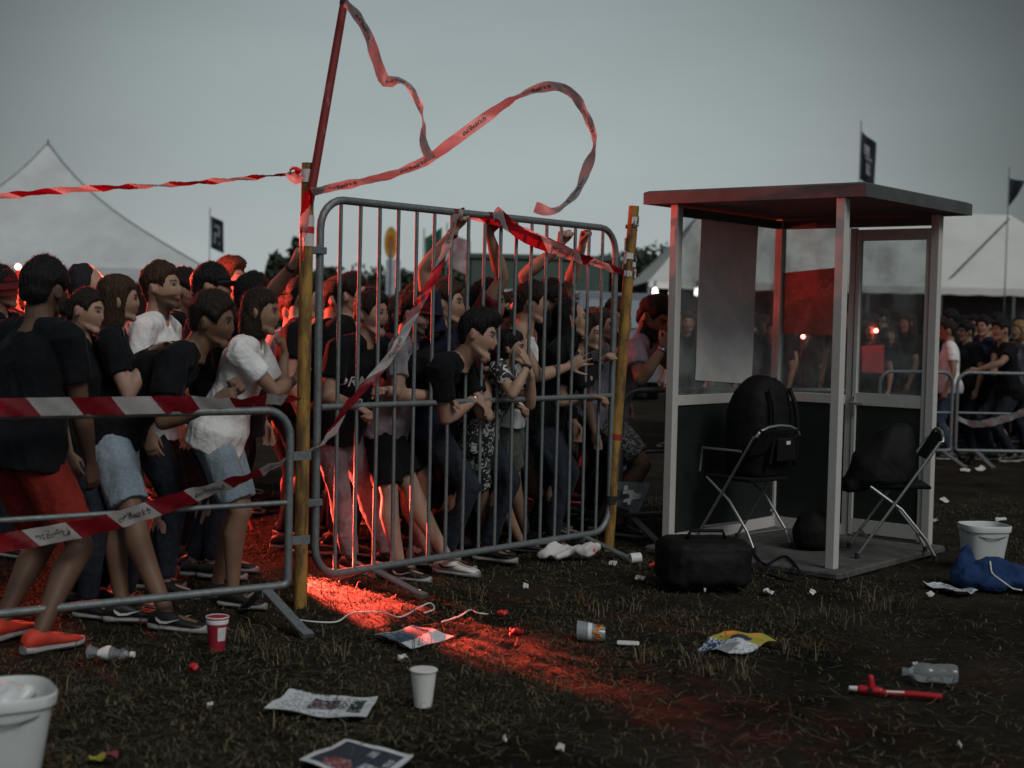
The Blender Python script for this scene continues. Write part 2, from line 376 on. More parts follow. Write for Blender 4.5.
SK = {'fair': (.46, .28, .20), 'light': (.43, .265, .19), 'tan': (.31, .18, .12), 'brown': (.20, .11, .07), 'dark': (.13, .07, .045)}
PID = [0]
def person(label, head, yaw, lean=6, side=0, hyaw=0, hpitch=0, hroll=0, s=None, female=False, skin='light', hair=('short', 'dark'), hat=None,
           top=('tee', 'black'), bottom=('jeans', 'darkjeans'), shoes=('shoe_b', 'rubber_w'), lh=None, rh=None, feet=None, vox=.0095, beard=0, mouth=0,
           group=None, stance=.10, step=.08, footfwd=0.05, bands=(), hood=False, tick=None, armk=1.0, headk=1.0):
    PID[0] += 1; seed = PID[0] * 13
    C = D(*head) if len(head) == 3 else V(head[1:]) 
    ya = rad(yaw); f = V((math.cos(ya), math.sin(ya), 0)); r = V((math.sin(ya), -math.cos(ya), 0)); la = rad(lean)
    sl = rad(side)
    u = (UP * math.cos(la) + f * math.sin(la) + r * math.sin(sl)).normalized(); un = (UP * math.cos(la * .5) + f * math.sin(la * .5) + r * math.sin(sl) * .5).normalized()
    if s is None:
        s = C.z / (.936 + .54 * u.z + .15 * un.z); s = min(1.13, max(.88 if not female else .85, s))
    tf = (f - u * f.dot(u)).normalized(); tr = tf.cross(u).normalized()
    jr = np.random.default_rng(seed + 1); hyaw = hyaw + jr.uniform(-8, 8); hpitch = hpitch + jr.uniform(-6, 5); hroll = hroll + jr.uniform(-7, 7)
    hy = rad(yaw + hyaw); hf = V((math.cos(hy), math.sin(hy), 0)); hr = V((math.sin(hy), -math.cos(hy), 0)); hp = rad(hpitch)
    hf2 = hf * math.cos(hp) + UP * math.sin(hp); hu = hr.cross(hf2).normalized()
    if hroll: q = Matrix.Rotation(rad(hroll), 3, hf2); hu = q @ hu; hr = q @ hr
    w = .93 if female else 1.0; hs = s * (1.0 if female else 1.04) * headk; vr = np.random.default_rng(seed)
    NB = C - un * .15 * s - hf2 * .022 * s; chest = NB - u * .06 * s; pel = chest - u * .48 * s
    back = -tf * (.0016 * max(0, lean - 10)) * s
    def spine(d):
        t = d / .48; k = max(0, math.sin(math.pi * min(1, max(0, t)))); return pel + u * (d * s) + back * k
    base = V((pel.x, pel.y, 0))
    # arms
    arms = {}
    for nm, sd, hd in (('R', 1, rh), ('L', -1, lh)):
        sh = chest + tr * (sd * .188 * w * s) - u * .005 * s
        if hd is None: hd = dict(p=sh + tr * sd * .10 * s - UP * .58 * s + f * .06 * s, pose='relaxed')
        elif isinstance(hd, V): hd = dict(p=hd)
        P = hd['p']; pose = hd.get('pose', 'relaxed')
        if P.z > sh.z + .1: sh = sh + UP * .05 * s + (P - sh).normalized() * .03 * s - tr * sd * .02 * s
        pole = hd.get('pole', -UP * .8 + tr * sd * .5 - f * .35)
        fd = hd.get('f'); wt = P - fd.normalized() * .07 * s if fd else P - (P - sh).normalized() * .06 * s
        el, wr = two_bone(sh, wt, .295 * s * (armk if nm == 'R' or armk > 1.14 else 1), .255 * s * (armk if nm == 'R' or armk > 1.14 else 1), pole)
        fa = (wr - el).normalized()
        if fd is None: fd = fa
        pn = hd.get('n')
        if pn is None: pn = (-tr * sd) if abs(fd.dot(tr)) < .8 else -UP
        arms[nm] = (sh, el, wr, fd, pn, pose, sd)
    # legs
    legs = {}
    for nm, sd in (('R', 1), ('L', -1)):
        hip = pel + tr * (sd * .085 * s) - u * .03 * s
        if feet and feet.get(nm): g = feet[nm]; an = V((g.x, g.y, .085 * s))
        else:
            an = V((pel.x, pel.y, 0)) + f * ((footfwd + (step if sd > 0 else -step)) * s) + r * (sd * stance * s); an.z = .085 * s
        toe = (f + r * sd * .18).normalized()
        kn, an2 = two_bone(hip, an, .435 * s, .43 * s, f + r * sd * .1)
        if (an - an2).length > .002:
            an2 = an; kn = hip.lerp(an, .5)
        legs[nm] = (hip, kn, an, toe, sd)
    # body mesh
    mb = MB()
    TR = [(-.11, .10, .085, 0), (-.05, .158, .112, -.01), (.03, .163, .115, -.008), (.10, .148, .105, 0), (.18, .138, .098, .006), (.27, .148, .108, .01), (.36, .165, .116, .008), (.43, .160, .10, 0), (.48, .118, .078, -.01), (.52, .07, .062, -.008), (.55, .058, .058, 0)]
    TR = [(a, b * (1.07 if .05 < a < .5 else 1.03), c * 1.05, d) for a, b, c, d in TR]
    if female: TR = [(a, b * (1.03 if a < .1 else .88), c * (.95), d + (.018 if .25 < a < .4 else 0)) for a, b, c, d in TR]
    mb.rings([mb.ellring(spine(d) + tf * (o * s), tr, tf, a * s, b * s, 18) for d, a, b, o in TR])
    mb.tube([NB - un * .05 * s, NB, C - hu * .05 * s - hf2 * .018 * s], [.070 * w * s, .063 * w * s, .060 * w * s], 14)
    for nm in 'LR':
        sh, el, wr, fd, pn, pose, sd = arms[nm]
        mb.tube([chest + tr * sd * .05 * s + u * .03 * s, sh + u * .012 * s], [.062 * s, .056 * s * w], 12, round_ends=True)
        mb.tube([sh, sh.lerp(el, .3), sh.lerp(el, .7), el], [.060 * w * s, .056 * w * s, .047 * w * s, .039 * w * s], 12, round_ends=True)
        mb.tube([el, el.lerp(wr, .28), el.lerp(wr, .7), wr], [.040 * w * s, .047 * w * s, .035 * w * s, .026 * w * s], 12, round_ends=True)
        add_hand(mb, wr, fd, pn, sd, pose, s * (.93 if female else 1.02))
        hip, kn, an, toe, sd = legs[nm]
        cb = -toe * .015 * s
        mb.tube([hip, hip.lerp(kn, .35), hip.lerp(kn, .75), kn], [.096 * s, .088 * s, .066 * s, .056 * s], 14, round_ends=True)
        mb.tube([kn, kn.lerp(an, .28) + cb * 1.6, kn.lerp(an, .6) + cb, an], [.054 * s, .062 * s, .047 * s, .034 * s], 14, round_ends=True)
        mb.tube([an - toe * .03 * s - UP * .035 * s, an + toe * .07 * s - UP * .042 * s, an + toe * .14 * s - UP * .05 * s], [.032 * s, .032 * s, .024 * s], 8, round_ends=True)
    add_head(mb, C, hr, hf2, hu, hs, female, mouth, vr)
    v, fc = remesh(mb, vox)
    B = np.array([list(hr), list(hf2), list(hu)]).T; hl = ((v - np.array(C)) @ B) / hs
    hw = sstep(.125, .16, np.linalg.norm(hl, axis=1)); hw = .10 + .5 * hw
    for nm in 'LR':
        sh, el, wr, fd, pn, pose, sd = arms[nm]; hc = np.array(wr + fd.normalized() * .10 * s); hw = np.minimum(hw, .10 + .5 * sstep(.10, .15, np.linalg.norm(v - hc, axis=1)))
    v = laplace(v, fc, 4, hw); hl = ((v - np.array(C)) @ B) / hs
    col = np.tile(np.array(SK[skin]), (len(v), 1)) * (1 + .12 * wob(v, 25, seed))[:, None]
    X, Y, Z = np.abs(hl[:, 0]), hl[:, 1], hl[:, 2]; hb = np.linalg.norm(hl, axis=1) < .17; hc = np.array(HAIRC[hair[1]]) if hair else np.array(HAIRC['dark'])
    def put(mask, c, k=1.0):
        mk = (np.clip(mask, 0, 1) * hb * k)[:, None]; col[:] = col * (1 - mk) + np.array(c) * mk
    cheek = np.exp(-(((X - .04) / .022) ** 2 + ((Z + .025) / .02) ** 2)) * (Y > .03) + np.exp(-((X / .014) ** 2 + ((Z + .025) / .012) ** 2)) * (Y > .09)
    put(cheek, np.array(SK[skin]) * [1.1, .82, .78], .3)
    if beard:
        jl = np.interp(Y, [-.01, .03, .07, .1], [-.01, -.035, -.036, -.036]); m = sstep(0, .012, jl - Z) * (Y > -.012) * (Z > -.16)
        m = m * (1 - sstep(0, 1, 1.3 - ((X / .02) ** 2 + ((Z + .056) / .009) ** 2)) * (Y > .07)); put(m, hc * 1.2, beard)
    put(((X / .027) ** 2 + ((Z + .056) / .011) ** 2 < 1) * (Y > .065) * 1.0, np.array(SK[skin]) * [.85, .5, .5], .8)
    if mouth:
        put(sstep(1.25, .8, (X / .019) ** 2 + ((Z + .064) / .0145) ** 2) * (Y > .04), (.012, .004, .004)); put((X < .015) * (np.abs(Z + .0555) < .0045) * (Y > .05) * 1.0, (.6, .56, .5))
    put((X > .012) * (X < .049) * (np.abs(Z - .0275 + .12 * (X - .03) ** 2 * 100 * .1) < .0065) * (Y > .055) * 1.0, hc * 1.2, .9)
    ex = ((X - .031) / .0155) ** 2 + ((Z - .008) / .0075) ** 2; put((ex < 1.7) * (Y > .045) * 1.0, np.array(SK[skin]) * .35, .7); put((ex < .7) * (Y > .045) * 1.0, (.36, .34, .32)); put(((X - .030) ** 2 + (Z - .008) ** 2 < .0078 ** 2) * (Y > .045) * 1.0, (.015, .01, .008))
    body = np_obj('person', v, fc, SKIN, loc=base, col=col); body['_o'] = base
    tag(body, label, 'person', group)
    # hair / hat
    if hair and hair[0] != 'none':
        hm = hair_mesh(hair[0], C, hr, hf2, hu, hs, seed); hm.build('hair', [HAIR[hair[1]], STRAND[hair[1]]], body, smooth=True)
    if hat:
        a, b = cap_parts(C, hr, hf2, hu, hs, hat[0] == 'bucket'); ho = a.build('cap' if hat[0] == 'cap' else 'hat', M[hat[1]], body, smooth=True); ho['_o'] = origin_zero
        b.build('brim', M[hat[1]], ho, smooth=True)
    cv = vox * 1.35
    def clothe(name, mb, m, amp=.006, fr=26, it=3):
        v, fc = remesh(mb, cv); v = laplace(v, fc, it); n = vnormals(v, fc); v = v + n * (amp * (1.5 * wob(v * np.array([1, 1, .38]), fr * 1.15, seed + 3, True) + .7 * wob(v, fr * .4, seed + 5) + .3 * wob(v * np.array([1, 1, .4]), fr * 2.6, seed + 6, True)))[:, None]
        return np_obj(name, v, fc, M[m], parent=body)
    # top
    kind, tm = top; mb = MB(); lo = {'tee': -.10, 'long': -.11, 'tank': -.09, 'crop': .10}[kind]
    rows = []
    for d, a, b, o in [(lo, .168, .122, -.005)] + [t for t in TR if t[0] > lo + .03 and t[0] < .47] + [(.47, .125, .085, -.008), (.50, .09, .075, -.006)]:
        g = .018 + (.014 if d < .2 else 0) + (.014 if d < .06 else 0); rows.append(mb.ellring(spine(d) + tf * ((o + (.01 if d < .2 else .0)) * s), tr, tf, (a * (1 if d > -.1 or female else .98) + g) * s, (b + g) * s, 22))
    mb.rings(rows)
    for nm in 'LR':
        sh, el, wr, fd, pn, pose, sd = arms[nm]
        if kind == 'tank':
            mb.tube([chest + tr * sd * .07 * s - u * .05 * s, chest + tr * sd * .085 * s + u * .035 * s], [.05 * s, .03 * s], 12); continue
        mb.tube([chest + tr * sd * .05 * s + u * .028 * s, sh + u * .012 * s], [.074 * s, .070 * w * s], 14, round_ends=True)
        if kind == 'long':
            mb.tube([sh, sh.lerp(el, .5), el], [.074 * s, .066 * s, .056 * s], 14, round_ends=True); mb.tube([el, el.lerp(wr, .5), el.lerp(wr, .93)], [.056 * s, .052 * s, .042 * s], 14, round_ends=False)
        else: mb.tube([sh - (el - sh) * .1, sh.lerp(el, .3), sh.lerp(el, .62)], [.078 * w * s, .078 * w * s, .076 * w * s], 16)
    if hood:
        hb_ = C - hf2 * .03 * hs
        mb.rings([mb.ellring(hb_ + hu * (a * hs) - hf2 * (c * hs), hr, hf2, b * hs, e * hs, 16) for a, b, e, c in ((-.2, .12, .1, .02), (-.14, .1, .085, .01), (-.06, .108, .09, .012), (.03, .112, .1, .012), (.1, .09, .09, .012), (.145, .05, .05, .015))])
    clothe({'tee': 't_shirt', 'long': 'hoodie' if hood else 'sweater', 'tank': 'tank_top', 'crop': 'top'}[kind], mb, tm)
    shirt_obj = body.children[-1]
    # bottoms
    kind, bm_ = bottom; mb = MB()
    mb.rings([mb.ellring(spine(d) + tf * (o * s), tr, tf, (a + .014) * s, (b + .014) * s, 20) for d, a, b, o in TR if d < .09])
    for nm in 'LR':
        hip, kn, an, toe, sd = legs[nm]
        if kind == 'jeans':
            mb.tube([hip, hip.lerp(kn, .4), kn], [.108 * s, .098 * s, .072 * s], 16, round_ends=True); mb.tube([kn, kn.lerp(an, .4) - toe * .01 * s, kn.lerp(an, .95)], [.072 * s, .068 * s, .056 * s], 16)
            mb.tube([kn - toe * .001, kn + toe * .001], [.07 * s, .07 * s], 14, round_ends=True)
        else:
            e = .85 if kind == 'shorts' else .45
            mb.tube([hip, hip.lerp(kn, .3), hip.lerp(kn, e)], [.110 * s, .106 * s, (.098 if e > .6 else .11) * s], 18, round_ends=False)
            mb.tube([hip, hip + (kn - hip) * .01], [.11 * s, .11 * s], 16, round_ends=True)
    clothe('jeans' if kind == 'jeans' else 'shorts', mb, bm_, .006, 22, 2)
    # shoes
    for nm in 'LR':
        hip, kn, an, toe, sd = legs[nm]; sr = toe.cross(UP); g = V((an.x, an.y, 0)); mb = MB(); sole = MB()
        prof = [(-.078, .026, .06), (-.065, .034, .085), (-.03, .037, .10), (.01, .038, .098), (.05, .042, .078), (.10, .047, .06), (.15, .046, .05), (.185, .036, .042), (.203, .016, .034)]
        for tgt, z0, fz, k in ((mb, .022, 1, 1), (sole, .0, 0, 1.06)):
            rs = []
            for d, hw_, hh in prof:
                c = g + toe * (d * (1.02 if fz == 0 else 1) * s); h = hh if fz else .03 + (.008 if d > .17 or d < -.06 else 0)
                ring = []
                for j in range(12):
                    a = 2 * math.pi * j / 12; xx = math.copysign(abs(math.cos(a)) ** .8, math.cos(a)) * hw_ * k; zz = z0 + (h - z0) * (.5 + .5 * math.copysign(abs(math.sin(a)) ** .75, math.sin(a))); zz = max(zz, .003)
                    ring.append(c + sr * (xx * s) + UP * (zz * s))
                rs.append(ring)
            tgt.rings(rs)
        so = mb.build('shoe', M[shoes[0]], body, smooth=True); so['_o'] = origin_zero
        sole.build('sole', M[shoes[1]], so, smooth=True, autosmooth=50)
        if tick:
            tk = MB(); P = [(-.03, .066), (.0, .048), (.03, .050), (.10, .066), (.03, .040), (-.008, .038), (-.026, .05)]
            for sgn in (1, -1):
                tk = MB(); n = len(P); vs = []
                for d, h in P:
                    hw_ = np.interp(d, [q[0] for q in prof], [q[1] for q in prof]) + .004; vs.append(g + toe * (d * s) + sr * (sgn * hw_ * s) + UP * (h * s))
                tk.add(vs + [q + sr * sgn * .004 for q in vs], [(0, 1, 5, 6), (1, 2, 4, 5), (2, 3, 4), (n, n + 6, n + 5, n + 1), (n + 1, n + 5, n + 4, n + 2), (n + 2, n + 4, n + 3)])
                tk.build('tick_mark', M[tick], so)
    for hnd, m_ in bands:
        sh, el, wr, fd, pn, pose, sd = arms[hnd]; a = (wr - el).normalized(); c = wr - a * .015 * s; mb = MB()
        x = a.orthogonal().normalized(); y = a.cross(x)
        mb.rings([mb.ellring(c + a * t, x, y, q * w * s, q * w * s, 16) for t, q in ((-.011, .0285), (-.011, .032), (.011, .0315), (.011, .0275))], cap=False)
        mb.build('watch' if m_ == 'steelband' else 'wristband', M[m_], body, smooth=True)
    return body, shirt_obj, dict(C=C, chest=chest, tf=tf, tr=tr, u=u, pel=pel, s=s, arms=arms)
origin_zero = (0.0, 0.0, 0.0)
_old_attach = attach
def attach(o, parent):
    o.parent = parent
    k = V(parent['_o']) if '_o' in parent else parent.location
    o.matrix_parent_inverse = Matrix.Translation(-k); return o

def text_polys(txt, size, shear=0, bold=0.0):
    cu = bpy.data.curves.new('t', 'FONT'); cu.body = txt; cu.size = size; cu.align_x = 'CENTER'; cu.align_y = 'CENTER'; cu.shear = shear; cu.offset = bold; cu.resolution_u = 3
    o = bpy.data.objects.new('t', cu); S.collection.objects.link(o); dg = bpy.context.evaluated_depsgraph_get()
    m = bpy.data.meshes.new_from_object(o.evaluated_get(dg)); vs = [tuple(q.co) for q in m.vertices]; fs = [tuple(p.vertices) for p in m.polygons]
    bpy.data.objects.remove(o); bpy.data.meshes.remove(m); return vs, fs
def project_text(txt, size, target, c, xdir, ydir, depth, parent, m, name='lettering', arch=0):
    vs, fs = text_polys(txt, size, bold=.001); me = target.data; me.calc_loop_triangles() 
    off = V(parent['_o']) if '_o' in parent else V((0, 0, 0))
    bvh = BVHTree.FromPolygons([q.co for q in me.vertices], [p.vertices for p in me.polygons])
    n = xdir.cross(ydir).normalized(); out = []
    for q in vs:
        p = c + xdir * q[0] + ydir * (q[1] - arch * q[0] * q[0]) + n * depth; h = bvh.ray_cast(p, -n, depth * 2.5)
        out.append(h[0] + n * .004 if h[0] else c + xdir * q[0] + ydir * q[1])
    mb = MB(); mb.add(out, fs); return mb.build(name, M[m], parent)
# ------------------------------------------------------------------ barrier planes
FA, FB = V((-1.08, 7.9, 0)), V((.70, 9.93, 0))
FD = (FB - FA).normalized(); FN = V((FD.y, -FD.x, 0))       # fence direction, normal to the camera's side
BA, BB = V((-2.62, 6.25, 0)), V((-1.14, 7.33, 0))
BD = (BB - BA).normalized(); BN = V((BD.y, -BD.x, 0))
def FP(px, py, off=0.0): return plane(px, py, FA, FB) + FN * off
def BP(px, py, off=0.0): return plane(px, py, BA, BB) + BN * off

QUICK = globals().get('QUICK', False)
HI = .0078; MID = .0095; LO = .013
# ---- left barrier; some skin and the denim darkened to stand in for shade
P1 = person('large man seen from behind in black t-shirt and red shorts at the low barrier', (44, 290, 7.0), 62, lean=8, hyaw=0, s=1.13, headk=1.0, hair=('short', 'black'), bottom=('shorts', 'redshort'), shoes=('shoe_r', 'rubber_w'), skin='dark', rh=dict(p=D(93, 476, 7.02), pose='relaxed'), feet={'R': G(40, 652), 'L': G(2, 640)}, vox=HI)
person('woman with dark tied-back hair between the large man and the long-haired woman', (86, 312, 7.4), -5, lean=4, hyaw=-8, female=True, hair=('tied', 'dark'), skin='light', vox=HI, hpitch=-2)
person('woman with long straight brown hair, one arm stretched to the shoulder before her', (119, 300, 7.55), 10, lean=5, hyaw=5, female=True, hair=('long', 'brown'), rh=dict(p=D(163, 347, 7.4), pose='flat', f=V((.8, -.2, .35)), n=V((.2, -.6, -.7)), pole=V((0, -.3, -1))), bands=(('R', 'band'),), vox=HI)
person('bearded man in white t-shirt looking up to the right at the low barrier', (162, 289, 8.0), -5, lean=4, hpitch=8, hair=('fade', 'brown'), beard=.9, top=('tee', 'white'), vox=HI)
person('dark haired person standing directly behind the bearded man in white', (184, 292, 9.1), 0, hair=('short', 'black'), beard=.6, skin='tan', vox=MID)
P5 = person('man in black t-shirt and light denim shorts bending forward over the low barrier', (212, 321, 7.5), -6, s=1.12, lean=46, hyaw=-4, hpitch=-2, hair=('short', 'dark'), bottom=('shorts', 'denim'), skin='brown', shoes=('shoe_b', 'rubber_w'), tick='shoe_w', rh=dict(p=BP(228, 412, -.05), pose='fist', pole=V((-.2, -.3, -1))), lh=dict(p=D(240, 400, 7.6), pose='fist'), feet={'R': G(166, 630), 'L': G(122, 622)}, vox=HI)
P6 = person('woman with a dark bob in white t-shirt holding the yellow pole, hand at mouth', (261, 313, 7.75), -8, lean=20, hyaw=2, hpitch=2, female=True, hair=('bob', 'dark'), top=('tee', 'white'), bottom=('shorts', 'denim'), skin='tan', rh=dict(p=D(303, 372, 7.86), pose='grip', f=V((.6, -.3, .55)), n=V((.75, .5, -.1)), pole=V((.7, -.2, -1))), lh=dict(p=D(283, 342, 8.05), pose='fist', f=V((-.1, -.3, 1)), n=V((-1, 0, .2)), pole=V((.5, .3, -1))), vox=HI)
person('man in a dark cap behind the man bending over the low barrier', (212, 289, 8.6), 0, hpitch=2, hair=('short', 'black'), hat=('cap', 'black2'), vox=MID)
person('short haired person far back standing above the dark cap', (230, 279, 11.0), -20, hair=('quiff', 'brown'), vox=LO, s=1.1)
person('person whose bare arm is raised to grip the yellow pole, with dark wristband', (254, 298, 8.5), 0, hair=('short', 'black'), hat=('cap', 'maroon'), rh=dict(p=D(299, 251, 7.95), pose='grip', f=V((.35, -.2, .9)), n=V((.75, .3, -.2)), pole=V((.5, 0, -1))), bands=(('R', 'band'),), vox=MID, skin='light', feet={'R': V((-1.75, 8.75, 0)), 'L': V((-1.9, 8.55, 0))})
person('dark haired person lit red in front of the yellow pole base of the tall fence', (303, 299, 9.55), 5, hair=('fade', 'black'), top=('tee', 'black'), vox=MID)
HOLD = D(18, 270, 10.8)
person('person holding up a burning red flare behind the large man', (34, 302, 11.1), -12, lean=0, hair=('short', 'black'), top=('tee', 'black'), rh=dict(p=HOLD - V((0, 0, .13)), pose='grip', f=V((.15, -.5, .85)), n=V((.7, .2, -.3)), pole=V((-.5, -.3, -1))), vox=LO)
person('man in a flat dark bucket hat at the left edge', (1, 289, 9.2), -12, lean=0, hair=('short', 'black'), hat=('bucket', 'maroon'), beard=.6, top=('tee', 'black'), vox=MID, s=1.05)
person('person in a pointed dark hood behind the woman with tied-back hair', (90, 287, 9.6), -10, hair=None, hood=True, top=('long', 'black2'), vox=LO)
# ---- tall fence
person('red lit person between the yellow pole and the first fence bars', (337, 300, 9.9), -15, hair=('short', 'brown'), vox=MID)
person('short haired person lit bright red behind the man shouting in lettered t-shirt', (352, 296, 9.55), -12, hair=('short', 'dark'), vox=MID)
P11 = person('shouting man in black t-shirt with white lettering gripping the middle rail', (372, 314, 8.5), -38, lean=24, hyaw=6, hpitch=-3, mouth=1, hair=('short', 'dark'), skin='light', top=('tee', 'black'), bottom=('jeans', 'grey'), rh=dict(p=FP(362, 411, .03), pose='grip', f=V((.75, -.45, -.35)), n=V((.2, -.2, -1)), pole=V((-.5, .1, -1))), lh=dict(p=FP(392, 398, -.06), pose='fist', pole=V((.6, .4, -1))), vox=HI, feet={'R': G(350, 571), 'L': G(387, 566)})
person('bearded man in pale grey t-shirt and black shorts with hand resting on middle rail', (413, 316, 8.85), -10, lean=14, hair=('short', 'black'), hat=('cap', 'maroon'), beard=.85, top=('tee', 'grey'), bottom=('shorts', 'black'), skin='light', rh=dict(p=FP(446, 398, .03), pose='relaxed', f=V((.9, -.2, -.25)), n=V((.1, -.2, -1)), pole=V((-.8, -.6, -.8))), bands=(('R', 'band'),), feet={'R': G(400, 580), 'L': G(428, 566)}, shoes=('shoe_b', 'rubber_w'), tick='shoe_w', vox=HI)
P13 = person('screaming man in black t-shirt leaning through, arms draped over the middle rail', (478, 337, 8.75), -18, s=1.13, lean=57, hyaw=4, hpitch=-8, hroll=-6, mouth=1, hair=('quiff', 'black'), skin='light', top=('tee', 'black'), bottom=('shorts', 'black'), shoes=('shoe_w', 'rubber_w'), tick='shoe_b', rh=dict(p=FP(478, 405, .05), pose='relaxed', f=V((.7, -.45, -.5)), n=V((-.1, -.1, -1)), pole=V((-.5, -.5, -.9))), lh=dict(p=FP(507, 388, -.1), pose='fist', pole=V((.6, .3, -.6))), bands=(('R', 'steelband'),), vox=HI, feet={'R': G(447, 574), 'L': G(420, 562)})
person('woman in floral top pressing a hand over her mouth at the fence', (512, 348, 9.2), -18, lean=22, hyaw=4, female=True, hair=('pony', 'black'), top=('tee', 'floral'), bottom=('shorts', 'floral'), skin='light', rh=dict(p=D(525, 356, 9.0), pose='flat', f=V((-.35, .25, .9)), n=V((-.8, .5, .1)), pole=V((-.3, -.6, -1))), lh=dict(p=D(529, 366, 9.15), pose='fist', f=V((-.3, 0, 1)), n=V((-.9, .2, 0)), pole=V((.5, -.2, -1))), bands=(('R', 'band'),), vox=HI, feet={'R': G(492, 556), 'L': G(520, 552)}, shoes=('shoe_b', 'rubber_b'))
person('man in white tank top spreading his open hand out between the bars', (531, 304, 9.55), -14, lean=14, hyaw=8, hair=('short', 'dark'), top=('tank', 'white'), bottom=('shorts', 'olive'), skin='light', rh=dict(p=FP(575, 362, .02), pose='splay', f=V((.85, -.05, .45)), n=V((.3, -.9, .1)), pole=V((-.35, -.5, -1))), vox=HI, feet={'R': G(526, 545), 'L': G(556, 538)}, shoes=('floral', 'rubber_w'))
person('person in black hooded top holding the last fence bars', (572, 320, 9.85), -12, lean=18, hyaw=2, hair=None, hood=True, top=('long', 'black'), bottom=('jeans', 'darkjeans'), rh=dict(p=FP(606, 356, .01), pose='grip', f=V((.5, -.35, .6)), n=V((.75, -.3, -.3)), pole=V((-.1, -.4, -1))), vox=MID)
topf = dict(pose='grip', f=V((.12, -.22, .95)), n=FN * 1.0)
person('person with one arm raised to the fence top rail and dark wristbands', (446, 304, 9.1), -12, armk=1.12, s=1.1, hair=('short', 'brown'), rh=dict(p=FP(462, 219, -.05), pole=V((-.7, .2, -.3)), **topf), bands=(('R', 'band'),), skin='fair', vox=MID, top=('tee', 'navy'))
person('dark haired person with hand over the fence top rail beside the tape knot', (488, 303, 9.45), -12, armk=1.12, hair=('short', 'black'), rh=dict(p=FP(497, 222, -.05), pole=V((.6, .3, -.4)), **topf), skin='tan', vox=MID, top=('tee', 'maroon'), s=1.1)
person('dark haired person with both arms stretched up to the end of the top rail', (551, 302, 10.0), -12, armk=1.15, hair=('short', 'black'), hat=('cap', 'maroon'), rh=dict(p=FP(568, 235, -.05), pole=V((-.7, .2, -.4)), **topf), lh=dict(p=FP(591, 232, -.05), pole=V((.7, .2, -.4)), **topf), bands=(('R', 'band'),), skin='fair', vox=MID, s=1.1)
person('blurred man looking right behind the last bars beside the hooded top', (602, 326, 11.2), -20, hair=('short', 'brown'), top=('tee', 'grey'), vox=LO)
person('man in dark t-shirt pushing a forearm low between the last bars', (588, 334, 9.95), -24, lean=30, hair=('short', 'dark'), top=('tee', 'black2'), skin='light', rh=dict(p=FP(596, 398, .06), pose='grip', f=V((.8, -.4, -.1)), n=V((.1, -.2, -1)), pole=V((-.5, -.3, -1))), vox=MID)
person('man in black t-shirt whose clenched hand hangs low between the centre bars', (497, 326, 9.75), -20, lean=26, hair=('fade', 'black'), top=('tee', 'black'), skin='light', rh=dict(p=FP(523, 414, .05), pose='fist', f=V((.8, -.4, -.3)), n=V((0, -.2, -1)), pole=V((-.4, -.2, -1))), vox=MID)
P19 = person('bearded man in pale t-shirt leaning both hands on the booth post', (653, 319, 10.6), -14, s=1.13, headk=1.1, lean=28, hyaw=-22, hpitch=-20, hair=('fade', 'black'), beard=.95, top=('tee', 'lilac'), bottom=('shorts', 'floral2'), skin='tan', rh=dict(p=D(668, 338, 10.2), pose='fist', f=V((.35, -.1, .9)), n=V((-.5, .6, -.1)), pole=V((-.3, -.6, -1))), lh=dict(p=D(673, 327, 10.35), pose='fist', f=V((.3, -.2, .9)), n=V((-.5, .4, 0)), pole=V((.4, .2, -1))), bands=(('R', 'steelband'),), vox=HI)
# prints on the two t-shirts
for (b_, sh_, inf), txt, size, dz, arch in ((P11, 'ORMALES', .095, .33, 1.2), (P11, 'R', .11, .17, 0), (P13, 'Abla', .10, .30, 0), (P13, '====', .06, .23, 0)):
    c = inf['pel'] + inf['u'] * dz + inf['tf'] * .05
    project_text(txt, size, sh_, c, -inf['tr'], inf['u'], .3, sh_, 'print', arch=arch)
# ---- right crowd behind the far barriers
person('person in white football shirt with a dark number beside the booth', (948, 331, 17.6), 170, lean=2, hair=('short', 'dark'), top=('tee', 'white'), bottom=('jeans', 'jeans'), vox=LO, skin='tan')
person('dark haired man peering over the arm of the man in black', (966, 332, 17.9), -160, lean=4, hair=('short', 'black'), vox=LO, skin='tan', top=('tee', 'black2'))
person('red faced man just behind the broad man in black', (984, 327, 18.3), -150, lean=4, hair=('short', 'black'), vox=LO, skin='fair', top=('tee', 'navy'))
person('broad man in black t-shirt leaning an arm on the far barrier', (1001, 331, 17.45), 190, lean=10, hair=('short', 'black'), vox=LO, skin='tan', s=1.07, rh=V((5.75, 17.0, 1.1)), lh=dict(p=V((5.55, 17.1, 1.1)), pole=V((0, -1, -.4))), bottom=('jeans', 'darkjeans'))
person('blond long haired woman behind the far barrier', (1019, 331, 17.7), 200, female=True, hair=('long', 'blond'), vox=LO, top=('tee', 'grey'))
# ---- filler: prototypes, then copies
protos = []
for k, (hr_, tp_, bt_, fem, sk) in enumerate(((('short', 'black'), 'black', 'darkjeans', 0, 'tan'), (('fade', 'dark'), 'black2', 'darkjeans', 0, 'light'), (('long', 'brown'), 'black', 'darkjeans', 1, 'light'), (('quiff', 'brown'), 'grey', 'darkjeans', 0, 'fair'), (('bob', 'black'), 'maroon', 'jeans', 1, 'tan'), (('short', 'dark'), 'white', 'jeans', 0, 'light'))):
    b, _, _ = person('x', ('w', -6, 14, 1.64 if not fem else 1.56), 0, lean=6, hyaw=(-1) ** k * 14, hpitch=3 * (k % 3 - 1), s=1.0 if not fem else .95, female=bool(fem), hair=hr_, top=('tee', tp_), bottom=('jeans', bt_), vox=LO, skin=sk)
    protos.append(b)
named = [tuple(o.location)[:2] for o in S.objects if o.get('category') == 'person' and o not in protos]
